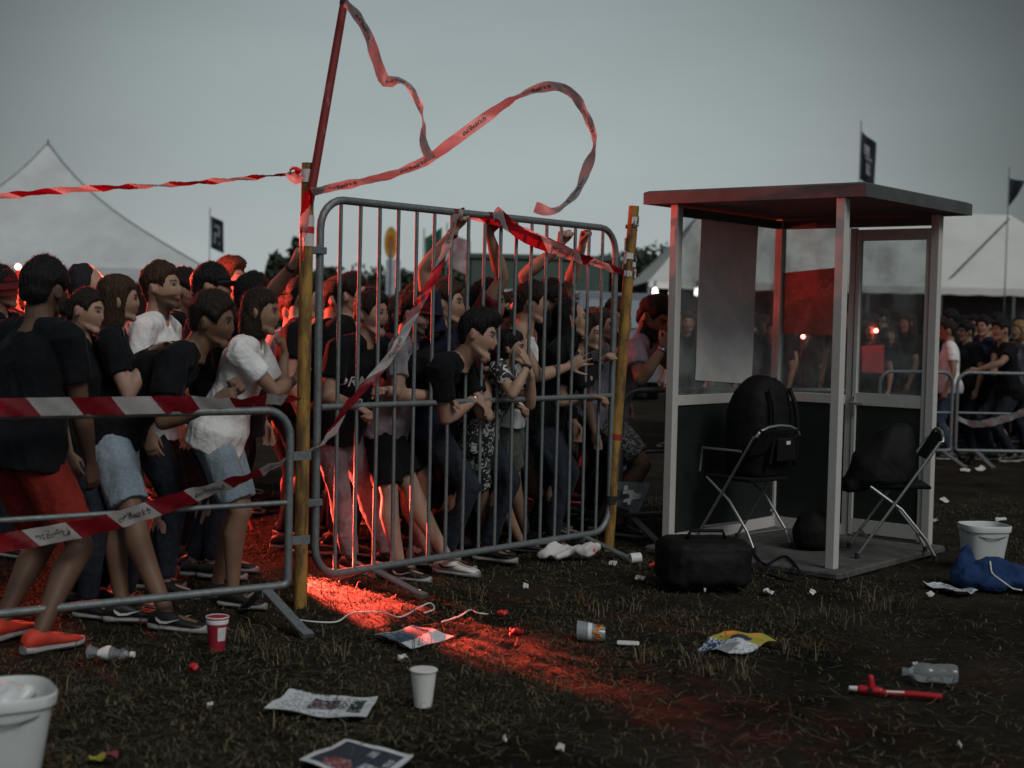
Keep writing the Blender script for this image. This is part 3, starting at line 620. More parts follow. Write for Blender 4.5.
FLB = V((-1.88, 9.50, .36))      # the flare on the ground (its light has to get out under the fence)
spots = []
r2 = np.random.default_rng(4)
def corridor(x, y, w=.42):
    a = V((FLB.x, FLB.y)); 
    for tgt in (V((-1.12, 8.2)), V((-.85, 8.3))):
        d = (tgt - a); t = max(0, min(1.1, (V((x, y)) - a).dot(d) / d.dot(d))); q = a + d * t
        if (V((x, y)) - q).length < w: return True
    return False
for _ in range(4000):
    y = r2.uniform(9.2, 13.6); xl = -(.37 * y); x = r2.uniform(xl, .075 * y)
    fx = FA + FD * ((V((x, y, 0)) - FA).dot(FD)); back = (V((x, y, 0)) - FA).dot(-FN)
    if back < .8 or corridor(x, y) or y - x * .35 > 14.6: continue
    if y < 11.5 and x < -1.0 - .42 * (y - 8.3): continue      # the open patch round the flares
    if min(math.hypot(x - a, y - b) for a, b in spots + named) < (.42 if y < 12 else .55): continue
    spots.append((x, y))
    if len(spots) >= 64: break
far = []
for _ in range(3000):
    y = r2.uniform(17.4, 22); x = r2.uniform(.12 * y, .40 * y)
    if min(math.hypot(x - a, y - b) for a, b in far + named) < .42: continue
    far.append((x, y))
    if len(far) >= 74: break
used = [0] * len(protos)
def place(x, y, yaw, sc, label, group):
    k = int(r2.integers(len(protos))) if y < 15 else int(r2.integers(3))
    if used[k] == 0 and used[k] is not None: o = protos[k]
    else: o = copy_tree(protos[k])
    used[k] += 1; o.location = (x, y, 0); o.rotation_euler = (0, 0, rad(yaw)); o.scale = (sc, sc, sc); tag(o, label, 'person', group)
for x, y in spots: place(x, y, r2.uniform(-50, 10), r2.uniform(.97, 1.06), 'dim figure packed into the crowd, mostly hidden behind those at the tall fence', 'packed crowd behind the fence')
for x, y in far: place(x, y, r2.uniform(120, 260), r2.uniform(.93, 1.08), 'blurred figure deep in the far crowd behind the booth and far barriers', 'far crowd beyond the booth')
# ------------------------------------------------------------------ steel barriers
def paint_steel(name, col, rough=.45, metal=.6, dirt=.5):
    m, nt, b = nodes_of(name); N = nt.nodes; L = nt.links; tc = N.new('ShaderNodeTexCoord')
    nz = N.new('ShaderNodeTexNoise'); nz.inputs['Scale'].default_value = 30; nz.inputs['Detail'].default_value = 8; nz.inputs['Roughness'].default_value = .75; L.new(tc.outputs['Object'], nz.inputs['Vector'])
    cr = N.new('ShaderNodeValToRGB'); e = cr.color_ramp.elements; e[0].position = .25; e[0].color = (*(c * dirt for c in col), 1); e[1].position = .6; e[1].color = (*col, 1)
    L.new(nz.outputs['Fac'], cr.inputs[0]); L.new(cr.outputs[0], b.inputs['Base Color']); b.inputs['Metallic'].default_value = metal
    mr = N.new('ShaderNodeMapRange'); mr.inputs[3].default_value = rough + .25; mr.inputs[4].default_value = rough; L.new(nz.outputs['Fac'], mr.inputs[0]); L.new(mr.outputs[0], b.inputs['Roughness'])
    bp = N.new('ShaderNodeBump'); bp.inputs['Strength'].default_value = .3; bp.inputs['Distance'].default_value = .004; L.new(nz.outputs['Fac'], bp.inputs['Height']); L.new(bp.outputs[0], b.inputs['Normal'])
    return m
STEEL = paint_steel('galvanised_steel', (.22, .245, .25)); ALU = paint_steel('brushed_aluminium', (.56, .54, .51), .42, .1, .85)
def rrect(o, d, L, z0, z1, r):
    pts = []
    for cx, cz, a0 in ((L - r, z0 + r, -90), (L - r, z1 - r, 0), (r, z1 - r, 90), (r, z0 + r, 180)):
        q = r if cz > .7 or z1 > 2 else .035; cx = cx + (r - q) * (1 if cx > L / 2 else -1); cz = cz - (r - q) * (0 if cz > .7 else 1)
        for k in range(7): a = rad(a0 + 15 * k); pts.append(o + d * (cx + q * math.cos(a)) + UP * (cz + q * math.sin(a)))
    return pts
def foot(par, o, d, n, at, z0, spread=.34):
    mb = MB(); c = o + d * at; x = d
    for sg in (1, -1):
        a = c + UP * (z0 - .015) + n * sg * .02; b_ = c + n * sg * spread + d * .05 + UP * .012; ax = (b_ - a).normalized(); y = ax.cross(d).normalized()
        mb.box((a + b_) / 2, d, y, ax, .028, .006, (b_ - a).length / 2)
        mb.box(b_ + ax * .0, d, y, ax, .030, .012, .02)
    mb.box(c + UP * (z0 - .03), d, n, UP, .032, .03, .02)
    mb.build('foot', STEEL, par)
L_ = (FB - FA).length
tf_ = empty('tall_fence', (*((FA + FB) / 2).xy, 0), 'tall grey tubular steel fence with vertical bars holding back the crowd', 'fence')
mb = MB(); mb.tube(rrect(FA, FD, L_, .13, 2.24, .17), .0225, 12, closed=True); mb.build('frame', STEEL, tf_, smooth=True)
mb = MB(); mb.tube([FA + FD * .0225 + UP * 1.08, FA + FD * (L_ - .02) + UP * 1.08], .019, 10); mb.build('middle_rail', STEEL, tf_, smooth=True, autosmooth=50)
NB_ = 17
for k in range(1, NB_ + 1):
    mb = MB(); x = L_ * k / (NB_ + 1); e = 0
    if x < .17: e = .17 - math.sqrt(max(0, .17 ** 2 - (.17 - x) ** 2))
    if x > L_ - .17: e = .17 - math.sqrt(max(0, .17 ** 2 - (x - L_ + .17) ** 2))
    j = random.uniform(-.004, .004)
    mb.tube([FA + FD * x + UP * (.13 + e), FA + FD * (x + j) + FN * j + UP * 1.1, FA + FD * x + UP * (2.24 - e)], .0115, 8); mb.build('bar', STEEL, tf_, smooth=True, autosmooth=50)
foot(tf_, FA, FD, FN, .46, .13); foot(tf_, FA, FD, FN, 2.42, .13)
for z in (.55, 1.95): mb = MB(); mb.box(FA - FD * .03 + UP * z, FD, FN, UP, .06, .03, .02, bev=.006); mb.build('clamp', STEEL, tf_)

def low_barrier(a, b, label, r=.14, mids=(.62,), name='crowd_barrier', group='low crowd barriers', z0=.17, feet=(.12, .88), rr=.021, bars=0):
    d = (b - a).normalized(); n = V((d.y, -d.x, 0)); L = (b - a).length
    t = empty(name, (*((a + b) / 2).xy, 0), label, 'barrier', group)
    mb = MB(); mb.tube(rrect(a, d, L, z0, 1.1, r), rr, 12, closed=True); mb.build('frame', STEEL, t, smooth=True)
    for z in mids: mb = MB(); mb.tube([a + d * .015 + UP * z, b - d * .015 + UP * z], .014, 8); mb.build('rail', STEEL, t, smooth=True, autosmooth=50)
    for q in feet: foot(t, a, d, n, q * L, z0, .36)
    return t
lb = low_barrier(BA, BB, 'low grey steel barrier with a rounded end at the left, taped red and white', z0=.19, feet=(.03, .93))
# hook plates at the barrier's end
for z in (.42, .86): mb = MB(); mb.box(BB + BD * .05 + UP * z, BD, BN, UP, .07, .008, .022); mb.build('hook_plate', STEEL, lb)
C2a = D(622, 400, 10.45); C2a.z = 0; C2b = C2a + V((1.9, .75, 0))
b2 = low_barrier(C2a, C2b, 'low steel barrier between the tall fence and the booth', mids=(.64,), feet=(.05, .85))
pl = MB(); q = D(630, 487, 10.2)
pl.add([D(612, 481, 10.25), D(651, 483, 10.2), D(638, 513, 10.2), D(612, 505, 10.25), D(612, 481, 10.27), D(651, 483, 10.22), D(638, 513, 10.22), D(612, 505, 10.27)], [(0, 3, 2, 1), (4, 5, 6, 7), (0, 1, 5, 4), (1, 2, 6, 5), (2, 3, 7, 6), (3, 0, 4, 7)])
pl.build('corner_plate', STEEL, b2)
st = MB(); 
for k in range(9):
    c = D(633 + random.uniform(-8, 6), 495 + random.uniform(-8, 8), 10.19); st.box(c, (1, 0, .2), (0, 1, 0), (0, 0, 1), random.uniform(.01, .03), .002 + .0004 * k, random.uniform(.008, .02))
st.build('torn_sticker', M['print'], b2)
fa = D(880, 380, 16.6); fa.z = 0; fb = D(953, 372, 16.9); fb.z = 0; fc_ = D(958, 372, 16.9); fc_.z = 0
low_barrier(fa, fb, 'far low barrier just beside the booth post', mids=(.62,), feet=(.9,))
low_barrier(fc_, fc_ + V((2.2, .15, 0)), 'far low barrier at the right edge with tape hung across it', mids=(.62,), feet=(.12, .9))

# ------------------------------------------------------------------ poles
def wood_paint(name, base, worn, low=.42, hi=.58, scale=14, stretch=(1, 1, .3), rough=.65):
    m, nt, b = nodes_of(name); N = nt.nodes; L = nt.links; tc = N.new('ShaderNodeTexCoord'); mp = N.new('ShaderNodeMapping'); mp.inputs['Scale'].default_value = stretch; L.new(tc.outputs['Object'], mp.inputs[0])
    nz = N.new('ShaderNodeTexNoise'); nz.inputs['Scale'].default_value = scale; nz.inputs['Detail'].default_value = 9; nz.inputs['Roughness'].default_value = .7; L.new(mp.outputs[0], nz.inputs['Vector'])
    cr = N.new('ShaderNodeValToRGB'); e = cr.color_ramp.elements; e[0].position = low; e[0].color = (*worn, 1); e[1].position = hi; e[1].color = (*base, 1)
    L.new(nz.outputs['Fac'], cr.inputs[0]); L.new(cr.outputs[0], b.inputs['Base Color']); b.inputs['Roughness'].default_value = rough
    bp = N.new('ShaderNodeBump'); bp.inputs['Strength'].default_value = .5; bp.inputs['Distance'].default_value = .006; L.new(nz.outputs['Fac'], bp.inputs['Height']); L.new(bp.outputs[0], b.inputs['Normal'])
    return m
YEL = wood_paint('weathered_yellow_wood', (.34, .19, .035), (.10, .055, .02)); REDP = wood_paint('red_painted_wood', (.20, .016, .014), (.30, .12, .10), .36, .42)
PAPER = mat('white_paper', (.62, .63, .62), .8, var=.15, vscale=12)
pb = G(300, 606); pb2 = pb + UP * .0; ptop = D(308, 163, pb.y)
yp = empty('wooden_pole', (pb.x, pb.y, 0), 'weathered yellow wooden pole between the two barriers, wrapped with tape', 'pole')
mb = MB(); mb.tube([pb - UP * .2, pb.lerp(ptop, .25), pb.lerp(ptop, .5), pb.lerp(ptop, .75), ptop], [.037, .037, .036, .036, .034], 14); mb.build('post', YEL, yp, smooth=True, autosmooth=50)
WT_, RT_ = mat('white_tape', (.6, .57, .55), .5, var=.2), mat('red_tape', (.5, .015, .02), .5, var=.2)
for (y0, k) in ((222, 0), (240, 0), (237, 1), (176, 0)):
    c = D(307 if y0 < 200 else 309 - .3, y0, pb.y); c = pb.lerp(ptop, (c.z - pb.z) / (ptop.z - pb.z)); ax = (ptop - pb).normalized()
    tw = MB(); tw.tube([c - ax * .035, c + ax * .035] if not k else [c + ax * .02, c + ax * .055], .0395 if not k else .041, 14); tw.build('tape_wrap', RT_ if k else WT_, yp, smooth=True, autosmooth=40)
rp0, rp1 = D(309, 205, pb.y - .05), D(344, 3, pb.y + .05)
rp = empty('red_pole', tuple(rp0), 'slanting red painted pole lashed to the top of the yellow pole', 'pole')
mb = MB(); mb.tube([rp0, rp0.lerp(rp1, .5), rp1], [.024, .024, .022], 12); mb.build('post', REDP, rp, smooth=True, autosmooth=50)
mb = MB(); a_ = (rp1 - rp0).normalized(); mb.tube([rp1 - a_ * .01, rp1 + a_ * .015], .0245, 12); mb.build('end_cap', M['rubber_b'], rp, smooth=True, autosmooth=50)
wm = MB()
mb = wm
p0, p1 = G(607, 549), D(634, 206, 9.75)
p1 = D(634, 206, p0.y)
y2 = empty('wooden_pole', (p0.x, p0.y, 0), 'leaning yellow wooden pole with torn paper at the far end of the tall fence', 'pole')
mb = MB(); mb.tube([p0 - UP * .2, p0.lerp(p1, .3), p0.lerp(p1, .62), p1], [.039, .039, .038, .036], 14); mb.build('post', YEL, y2, smooth=True, autosmooth=50)
mb = MB()
ax = (p1 - p0).normalized(); sx = ax.orthogonal().normalized(); sy = ax.cross(sx)
for k in range(30):
    t = .80 + .19 * random.random() if k > 5 else .80 + .08 * random.random(); c = p0.lerp(p1, t); a0 = random.uniform(0, 6.28); w_ = random.uniform(.4, 1.6); h = random.uniform(.02, .07); vs = []
    for i in range(6):
        for j in (0, 1):
            a = a0 + w_ * i / 5; rr_ = .0395 + random.uniform(0, .012); vs.append(c + ax * (h * (j - .5) * random.uniform(.7, 1.2)) + (sx * math.cos(a) + sy * math.sin(a)) * rr_)
    mb.add(vs, [(2 * i, 2 * i + 1, 2 * i + 3, 2 * i + 2) for i in range(5)], m=0 if random.random() < .7 else 1)
mb.build('torn_paper', [PAPER, mat('grey_paper', (.10, .10, .11), .8)], y2)
mb = MB(); c = p0.lerp(p1, .145 / 1); mb.tube([c - ax * .03, c + ax * .03], .043, 14); mb.build('strap', M['rubber_b'], y2, smooth=True, autosmooth=40); mb = MB(); c2 = p0.lerp(p1, .33); mb.tube([c2 - ax * .02, c2 + ax * .02], .042, 14)
mb.build('strap', mat('red_band', (.3, .02, .02), .6), y2, smooth=True, autosmooth=40)

# ------------------------------------------------------------------ barrier tape
def tape_mat(name='barrier_tape', red=(.32, .010, .022), wht=(.68, .65, .64)):
    m, nt, b = nodes_of(name); N = nt.nodes; L = nt.links; uv = N.new('ShaderNodeUVMap'); sp = N.new('ShaderNodeSeparateXYZ'); L.new(uv.outputs[0], sp.inputs[0])
    ad = N.new('ShaderNodeMath'); ad.operation = 'MULTIPLY_ADD'; ad.inputs[1].default_value = .07; L.new(sp.outputs[1], ad.inputs[0]); L.new(sp.outputs[0], ad.inputs[2])
    fr = N.new('ShaderNodeMath'); fr.operation = 'PINGPONG'; fr.inputs[1].default_value = .20; L.new(ad.outputs[0], fr.inputs[0])
    cr = N.new('ShaderNodeValToRGB'); cr.color_ramp.interpolation = 'CONSTANT'; e = cr.color_ramp.elements; e[0].color = (*red, 1); e[1].position = .5; e[1].color = (*wht, 1)
    dv = N.new('ShaderNodeMath'); dv.operation = 'DIVIDE'; dv.inputs[1].default_value = .20; L.new(fr.outputs[0], dv.inputs[0]); L.new(dv.outputs[0], cr.inputs[0])
    nz = N.new('ShaderNodeTexNoise'); nz.inputs['Scale'].default_value = 18; nz.inputs['Detail'].default_value = 5; tc = N.new('ShaderNodeTexCoord'); L.new(tc.outputs['Object'], nz.inputs[0])
    mx = N.new('ShaderNodeMix'); mx.data_type = 'RGBA'; mx.blend_type = 'MULTIPLY'; mx.inputs[0].default_value = .35; L.new(cr.outputs[0], mx.inputs[6]); L.new(nz.outputs['Fac'], mx.inputs[7]); L.new(mx.outputs[2], b.inputs['Base Color']); b.inputs['Roughness'].default_value = .42
    tr = N.new('ShaderNodeBsdfTranslucent'); L.new(mx.outputs[2], tr.inputs[0]); ms = N.new('ShaderNodeMixShader'); ms.inputs[0].default_value = .6
    L.new(b.outputs[0], ms.inputs[1]); L.new(tr.outputs[0], ms.inputs[2]); L.new(ms.outputs[0], N['Material Output'].inputs[0])
    return m
TAPE = tape_mat(); TAPE_PALE = tape_mat('pale_barrier_tape', (.60, .46, .46), (.70, .68, .68)); INK = mat('black_ink', (.02, .02, .025), .6, var=0)  # pale pair: sky shining through the loose tape, put into its colour
TXT = "evt'Beerk.b"
def tape(pts, label, width=.07, tw=None, text=True, phase=0.0, name='barrier_tape', group='red and white barrier tape', flatdir=None, crumple=.006, m=None, stripe=.2, face=False):
    P = catmull(pts, .025); n = len(P); d_ = [0]
    for i in range(1, n): d_.append(d_[-1] + (P[i] - P[i - 1]).length)
    tot = d_[-1]; tws = tw or [0, 0]; W = []; Nn = []
    cl = [0]
    for i in range(1, len(pts)): cl.append(cl[-1] + (V(pts[i]) - V(pts[i - 1])).length)
    cl = [c / cl[-1] * tot for c in cl]
    xs = cl if len(tws) == len(cl) else list(np.linspace(0, tot, len(tws)))
    sd = random.uniform(0, 9)
    for i in range(n):
        t = (P[min(i + 1, n - 1)] - P[max(i - 1, 0)]).normalized(); ref = V(flatdir) if flatdir else (t.cross(V((0, 1, 0))) if face else UP)
        w = (ref - t * ref.dot(t)); w = w.normalized() if w.length > .05 else t.orthogonal().normalized(); nn = t.cross(w)
        a = rad(np.interp(d_[i], xs, tws) + (4 if face else 8) * math.sin(d_[i] * 9 + sd)); w2 = w * math.cos(a) + nn * math.sin(a); W.append(w2); Nn.append(t.cross(w2))
    mb = MB(); uv = []; K = 5
    for i in range(n):
        for k in range(K):
            v_ = k / (K - 1); off = crumple * (math.sin(d_[i] * 31 + v_ * 4 + sd) + .7 * math.sin(d_[i] * 57 + v_ * 9 + sd * 2))
            mb.v.append(tuple(P[i] + W[i] * ((v_ - .5) * width) + Nn[i] * off)); uv.append(((d_[i] + phase) * .2 / stripe, v_))
    for i in range(n - 1):
        for k in range(K - 1): a = i * K + k; mb.f.append((a, a + 1, a + K + 1, a + K)); mb.m.append(0)
    mb.uv = uv; loc = P[0]
    o = mb.build(name, m or TAPE, smooth=True, loc=loc); tag(o, label, 'tape', group)
    if text:
        vs, fs = text_polys(TXT, width * .62, bold=.0); k_ = 0
        wmax = max(abs(q[0]) for q in vs); sc = min(1, .40 * stripe / wmax)
        P_ = 2 * stripe; c = .825 * stripe - phase % P_
        while c < tot - .1:
            if c > .1:
                for sgn in (1, -1):
                    out = []; tm = MB()
                    for q in vs:
                        u = min(max(c + sgn * q[0] * sc, 0), tot - .001); i = min(int(np.searchsorted(d_, u)), n - 1); i = max(1, i); fr = (u - d_[i - 1]) / max(1e-6, d_[i] - d_[i - 1])
                        vv = .5 + q[1] / width; off = crumple * (math.sin(u * 31 + vv * 4 + sd) + .7 * math.sin(u * 57 + vv * 9 + sd * 2))
                        p = P[i - 1].lerp(P[i], fr) + W[i] * ((vv - .5) * width) + Nn[i] * (off + sgn * .0022); out.append(p)
                    tm.add(out, fs); tm.build('lettering', INK, o)
            c += P_
    return o
pd = pb.y - .06
tape([D(-40, 201, 7.0), D(60, 190.5, 7.25), D(180, 184, 7.5), D(300, 173, pd)], 'thin taut red and white tape running from the left edge to the yellow pole', .036, tw=[25, 35, 60, 70], text=False)
kn = [D(300, 173, pd - .03), D(293, 168, pd - .05), D(288, 174, pd - .06), D(296, 180, pd - .05), D(302, 176, pd - .05)]
tape(kn, 'small loose knot of tape beside the yellow pole top', .05, tw=[0, 60, 140, 200, 260], text=False)
tape([D(345, 3, pd), D(358, 17, pd), D(368, 35, pd - .02), D(376, 58, pd - .04), D(385, 81, pd - .05), D(398, 80, pd - .05), D(408, 85, pd - .03), D(415, 97, pd), D(421, 108, pd + .02), D(423, 122, pd), D(423, 138, pd - .02), D(426, 150, pd), D(431, 160, pd)],
     'tape fluttering down from the tip of the slanting red pole', .062, tw=[55, 50, 35, 20, 10, 65, 62, 65, 65, 80, 50, 30, 10], m=TAPE_PALE, face=True, crumple=.004)
tape([D(312, 192, pd - .02), D(335, 187, pd - .02), D(360, 182, pd), D(390, 175, pd), D(425, 161, pd + .02), D(455, 140, pd + .05), D(485, 118, pd + .1), D(515, 98, pd + .12), D(540, 88, pd + .12), D(560, 87, pd + .1), D(577, 99, pd + .08), D(589, 122, pd + .06), D(595, 142, pd + .05), D(588, 165, pd + .03), D(578, 190, pd), D(562, 207, pd - .02), D(549, 211, pd - .04), D(535, 207, pd - .05)],
     'long loose tape blown up in a wide loop above the tall fence', .060, tw=[50, 45, 55, 60, 40, 10, 15, 78, 35, 40, 50, 55, 82, 20, 45, 65, 30, 0], m=TAPE_PALE, face=True, crumple=.004)
for k, (xo, yo) in enumerate(((0, 0),)):
    tape([D(303, 260, pd - .02), D(305, 215, pd - .03), D(309, 192, pd - .05), D(312, 205, pd - .05)], 'tape end knotted round the yellow pole and hanging down it', .05, tw=[60, 30, 50, 90], text=False)
fo = .035
tape([FP(462, 213, -.02), FP(500, 224, fo), FP(540, 240, fo), FP(580, 258, fo), FP(612, 270, fo), FP(636, 276, .02)], 'wide tape sagging across the right top corner of the tall fence', .052, tw=[10, -5, 5, 40, 50, 60], phase=.3, stripe=.34)
tape([FP(490, 212, fo), FP(515, 234, fo + .015), FP(545, 247, fo + .015), FP(585, 262, fo + .01)], 'lettered tape end folded over the tall fence top rail', .085, tw=[20, 0, 30, 70], phase=.42, stripe=.4)
tape([FP(452, 214, fo), FP(445, 240, fo), FP(428, 275, fo + .02), FP(408, 312, fo + .02), FP(388, 350, fo + .02), FP(362, 382, fo + .02), FP(338, 408, fo + .03), FP(318, 438, fo + .04), D(296, 458, 7.6)], 'tape stretched slanting down across the left bars of the tall fence', .052, tw=[84, 80, 66, 20, 15, 55, 74, 76, 70], stripe=.42, phase=.22, flatdir=tuple(FD))
for cx, lb_ in ((458, 'first tape knot tied round the tall fence top rail'), (493, 'second tape knot tied round the tall fence top rail, beside a gripping hand')):
    c = FP(cx, 214 if cx < 470 else 217); pts = []
    for k in range(22): a = k * .62; pts.append(c + UP * (.03 * math.cos(a)) + FN * (.03 * math.sin(a)) + FD * (.004 * (k - 11)))
    tape(pts, lb_, .03, tw=[0, 30, -20, 40], text=False, flatdir=tuple(FD), crumple=.003)
tape([BP(-60, 407, .035), BP(0, 407, .03), BP(60, 406, .032), BP(130, 405, .03), BP(190, 404, .028), BP(232, 405, .02), BP(262, 400, .015), D(296, 400, 7.55)], 'wide tape laid along the top rail of the left barrier', .085, tw=[4, 0, -4, 0, 10, 30, 55, 60], text=False, phase=.06)
tape([BP(-60, 552, .06), BP(0, 541, .06), BP(50, 532, .065), BP(100, 522, .06), BP(150, 507, .055), BP(200, 491, .05), BP(250, 474, .045), D(292, 458, 7.4)], 'lower slack tape slanting across the left barrier with handwriting-like lettering', .086, tw=[0, 0, -3, 2, 8, 25, 45, 60], phase=.08)
tape([D(957, 418, 16.6), D(975, 424, 16.6), D(1000, 420, 16.6), D(1045, 405, 16.6)], 'slack tape hung across the far right barrier', .10, tw=[60, 40, 20, 20], text=False, m=TAPE_PALE, stripe=.1)
# ------------------------------------------------------------------ booth
BN_ = V((2.07, 9.04, 0)); ev = V((.64, .768, 0)).normalized(); eu = V((-ev.y, ev.x, 0)); WU, WV = 1.25, 1.45
BL = BN_ + eu * WU; BR = BN_ + ev * WV; BB_ = BL + ev * WV
def glass_mat():
    m = bpy.data.materials.new('window_glass'); m.use_nodes = True; N = m.node_tree.nodes; L = m.node_tree.links; N.remove(N['Principled BSDF'])
    tr = N.new('ShaderNodeBsdfTransparent'); tr.inputs[0].default_value = (.84, .87, .87, 1); gl = N.new('ShaderNodeBsdfGlossy'); gl.inputs['Roughness'].default_value = .03; fr = N.new('ShaderNodeFresnel'); fr.inputs[0].default_value = 1.6
    df = N.new('ShaderNodeBsdfDiffuse'); df.inputs[0].default_value = (.45, .47, .47, 1); nz = N.new('ShaderNodeTexNoise'); nz.inputs['Scale'].default_value = 5; nz.inputs['Detail'].default_value = 6; tc = N.new('ShaderNodeTexCoord'); L.new(tc.outputs['Object'], nz.inputs[0])
    mr = N.new('ShaderNodeMapRange'); mr.inputs[1].default_value = .42; mr.inputs[2].default_value = .8; mr.inputs[3].default_value = .10; mr.inputs[4].default_value = .42; L.new(nz.outputs['Fac'], mr.inputs[0])
    m1 = N.new('ShaderNodeMixShader'); L.new(mr.outputs[0], m1.inputs[0]); L.new(tr.outputs[0], m1.inputs[1]); L.new(df.outputs[0], m1.inputs[2])
    m2 = N.new('ShaderNodeMixShader'); ge = N.new('ShaderNodeNewGeometry'); fm = N.new('ShaderNodeMath'); fm.operation = 'MULTIPLY_ADD'; fm.inputs[1].default_value = -1; fm.inputs[2].default_value = 1; L.new(ge.outputs['Backfacing'], fm.inputs[0]); fx = N.new('ShaderNodeMath'); fx.operation = 'MULTIPLY'; L.new(fr.outputs[0], fx.inputs[0]); L.new(fm.outputs[0], fx.inputs[1]); L.new(fx.outputs[0], m2.inputs[0]); L.new(m1.outputs[0], m2.inputs[1]); L.new(gl.outputs[0], m2.inputs[2]); L.new(m2.outputs[0], N['Material Output'].inputs[0]); return m
GLASS = glass_mat(); PANEL = mat('dark_green_panel', (.013, .016, .016), .55, var=.3, vscale=6, bump=.1); ROOFM = mat('grey_brown_roof_metal', (.10, .10, .10), .55, .2, var=.3, vscale=5); CONC = mat('worn_concrete', (.075, .073, .07), .9, var=.4, vscale=9, bump=.5, bscale=30)
bo = empty('ticket_booth', tuple((BN_ + BB_) / 2), 'glazed guard booth with aluminium posts and flat dark roof, open at the front', 'booth')
SL = .05
mb = MB(); c = (BN_ + BB_) / 2; mb.box(c + UP * (SL / 2) - ev * .03, ev, eu, UP, WV / 2 + .10, WU / 2 + .12, SL / 2, bev=.02); mb.build('floor_slab', CONC, bo)
H_ = 2.41
for p in (BN_, BL, BR, BB_):
    mb = MB(); mb.box(p + UP * ((H_ + SL) / 2), ev, eu, UP, .033, .033, (H_ - SL) / 2, bev=.006); mb.build('post', ALU, bo)
# roof : four corners with overhang
A0, A1, A2, A3 = BN_ - eu * .17 - ev * .04, BR - eu * .17 + ev * .2, BB_ + eu * .12 + ev * .2, BL + eu * .20 - ev * .12
mb = MB()
def rq(z, i=0.0):
    cc = (A0 + A1 + A2 + A3) / 4; return [p + (cc - p).normalized() * i + UP * z for p in (A0, A1, A2, A3)]
mb.rings([rq(2.412, .06), rq(2.412), rq(2.492), rq(2.505, .04)]); mb.build('roof', ROOFM, bo)
cc = (BN_ + BB_) / 2
for a, b in ((BL, BB_), (BB_, BR)):
    mb = MB(); d = (b - a).normalized(); mb.box((a + b) / 2 + UP * 2.365, d, d.cross(UP), UP, (b - a).length / 2 - .034, .022, .03); mb.build('top_beam', ROOFM, bo)
def wall(a, b, t0, t1, door=False):
    d = (b - a).normalized(); n = d.cross(UP); L = (b - a).length; s0, s1 = t0 * L, t1 * L
    if door:
        dr = MB(); c0 = a + d * s0; c1 = a + d * s1
        for s_ in (s0 + .018, s1 - .018): dr.box(a + d * s_ + UP * (SL + 1.14), d, n, UP, .018, .024, 1.125, bev=.005)
        for z, h in ((SL + .08, .05), (SL + 1.02, .045), (SL + 2.225, .04)): dr.box(a + d * ((s0 + s1) / 2) + UP * z, d, n, UP, (s1 - s0) / 2 - .0365, .0225, h)
        do = dr.build('door', ALU, bo); m_ = (s0 + s1) / 2; w_ = (s1 - s0) / 2 - .035
        g = MB(); g.box(a + d * m_ + UP * (SL + 1.625), d, n, UP, w_, .003, .56); g.build('door_glass', GLASS, do)
        g = MB(); g.box(a + d * m_ + UP * (SL + .55), d, n, UP, w_, .010, .44); g.build('door_panel', PANEL, do)
        h = MB(); sg = 1 if n.dot(CAM - a) > 0 else -1; q = a + d * (s0 + .018) + UP * 1.02 + n * sg * .03
        h.box(q, d, n, UP, .016, .008, .07, bev=.004); h.tube([q + UP * .02, q + n * sg * .045 + UP * .02, q + n * sg * .05 + UP * .02 + d * .10], .009, 8); h.build('handle', mat('bright_metal', (.7, .7, .68), .3, .9, var=.1), do)
        return
    m_ = (s0 + s1) / 2; w_ = (s1 - s0) / 2
    fr = MB(); fr.box(a + d * m_ + UP * 1.06, d, n, UP, w_, .026, .035, bev=.005); fr.build('window_sill', ALU, bo); fr = MB(); fr.box(a + d * m_ + UP * (SL + .04), d, n, UP, w_, .024, .04); fr.build('bottom_rail', ALU, bo)
    g = MB(); g.box(a + d * m_ + UP * 1.715, d, n, UP, w_ - .001, .003, .62); g.build('window_pane', GLASS, bo)
    g = MB(); g.box(a + d * m_ + UP * (SL + .53), d, n, UP, w_ - .001, .012, .447); g.build('wall_panel', PANEL, bo)
wall(BL + ev * .033, BB_ - ev * .033, 0, 1)
LBR = BB_ + (-eu) * .033; RBR = BR + eu * .033
# split of the rear wall: pane then door; the split hides behind the near post
wall(LBR, RBR, 0, .47); 
mb = MB(); q = LBR.lerp(RBR, .49); mb.box(q + UP * ((2.33 + SL) / 2), ev, eu, UP, .018, .022, (2.33 - SL) / 2 - .002); mb.build('mullion', ALU, bo)
wall(LBR, RBR, .515, 1.0, door=True)
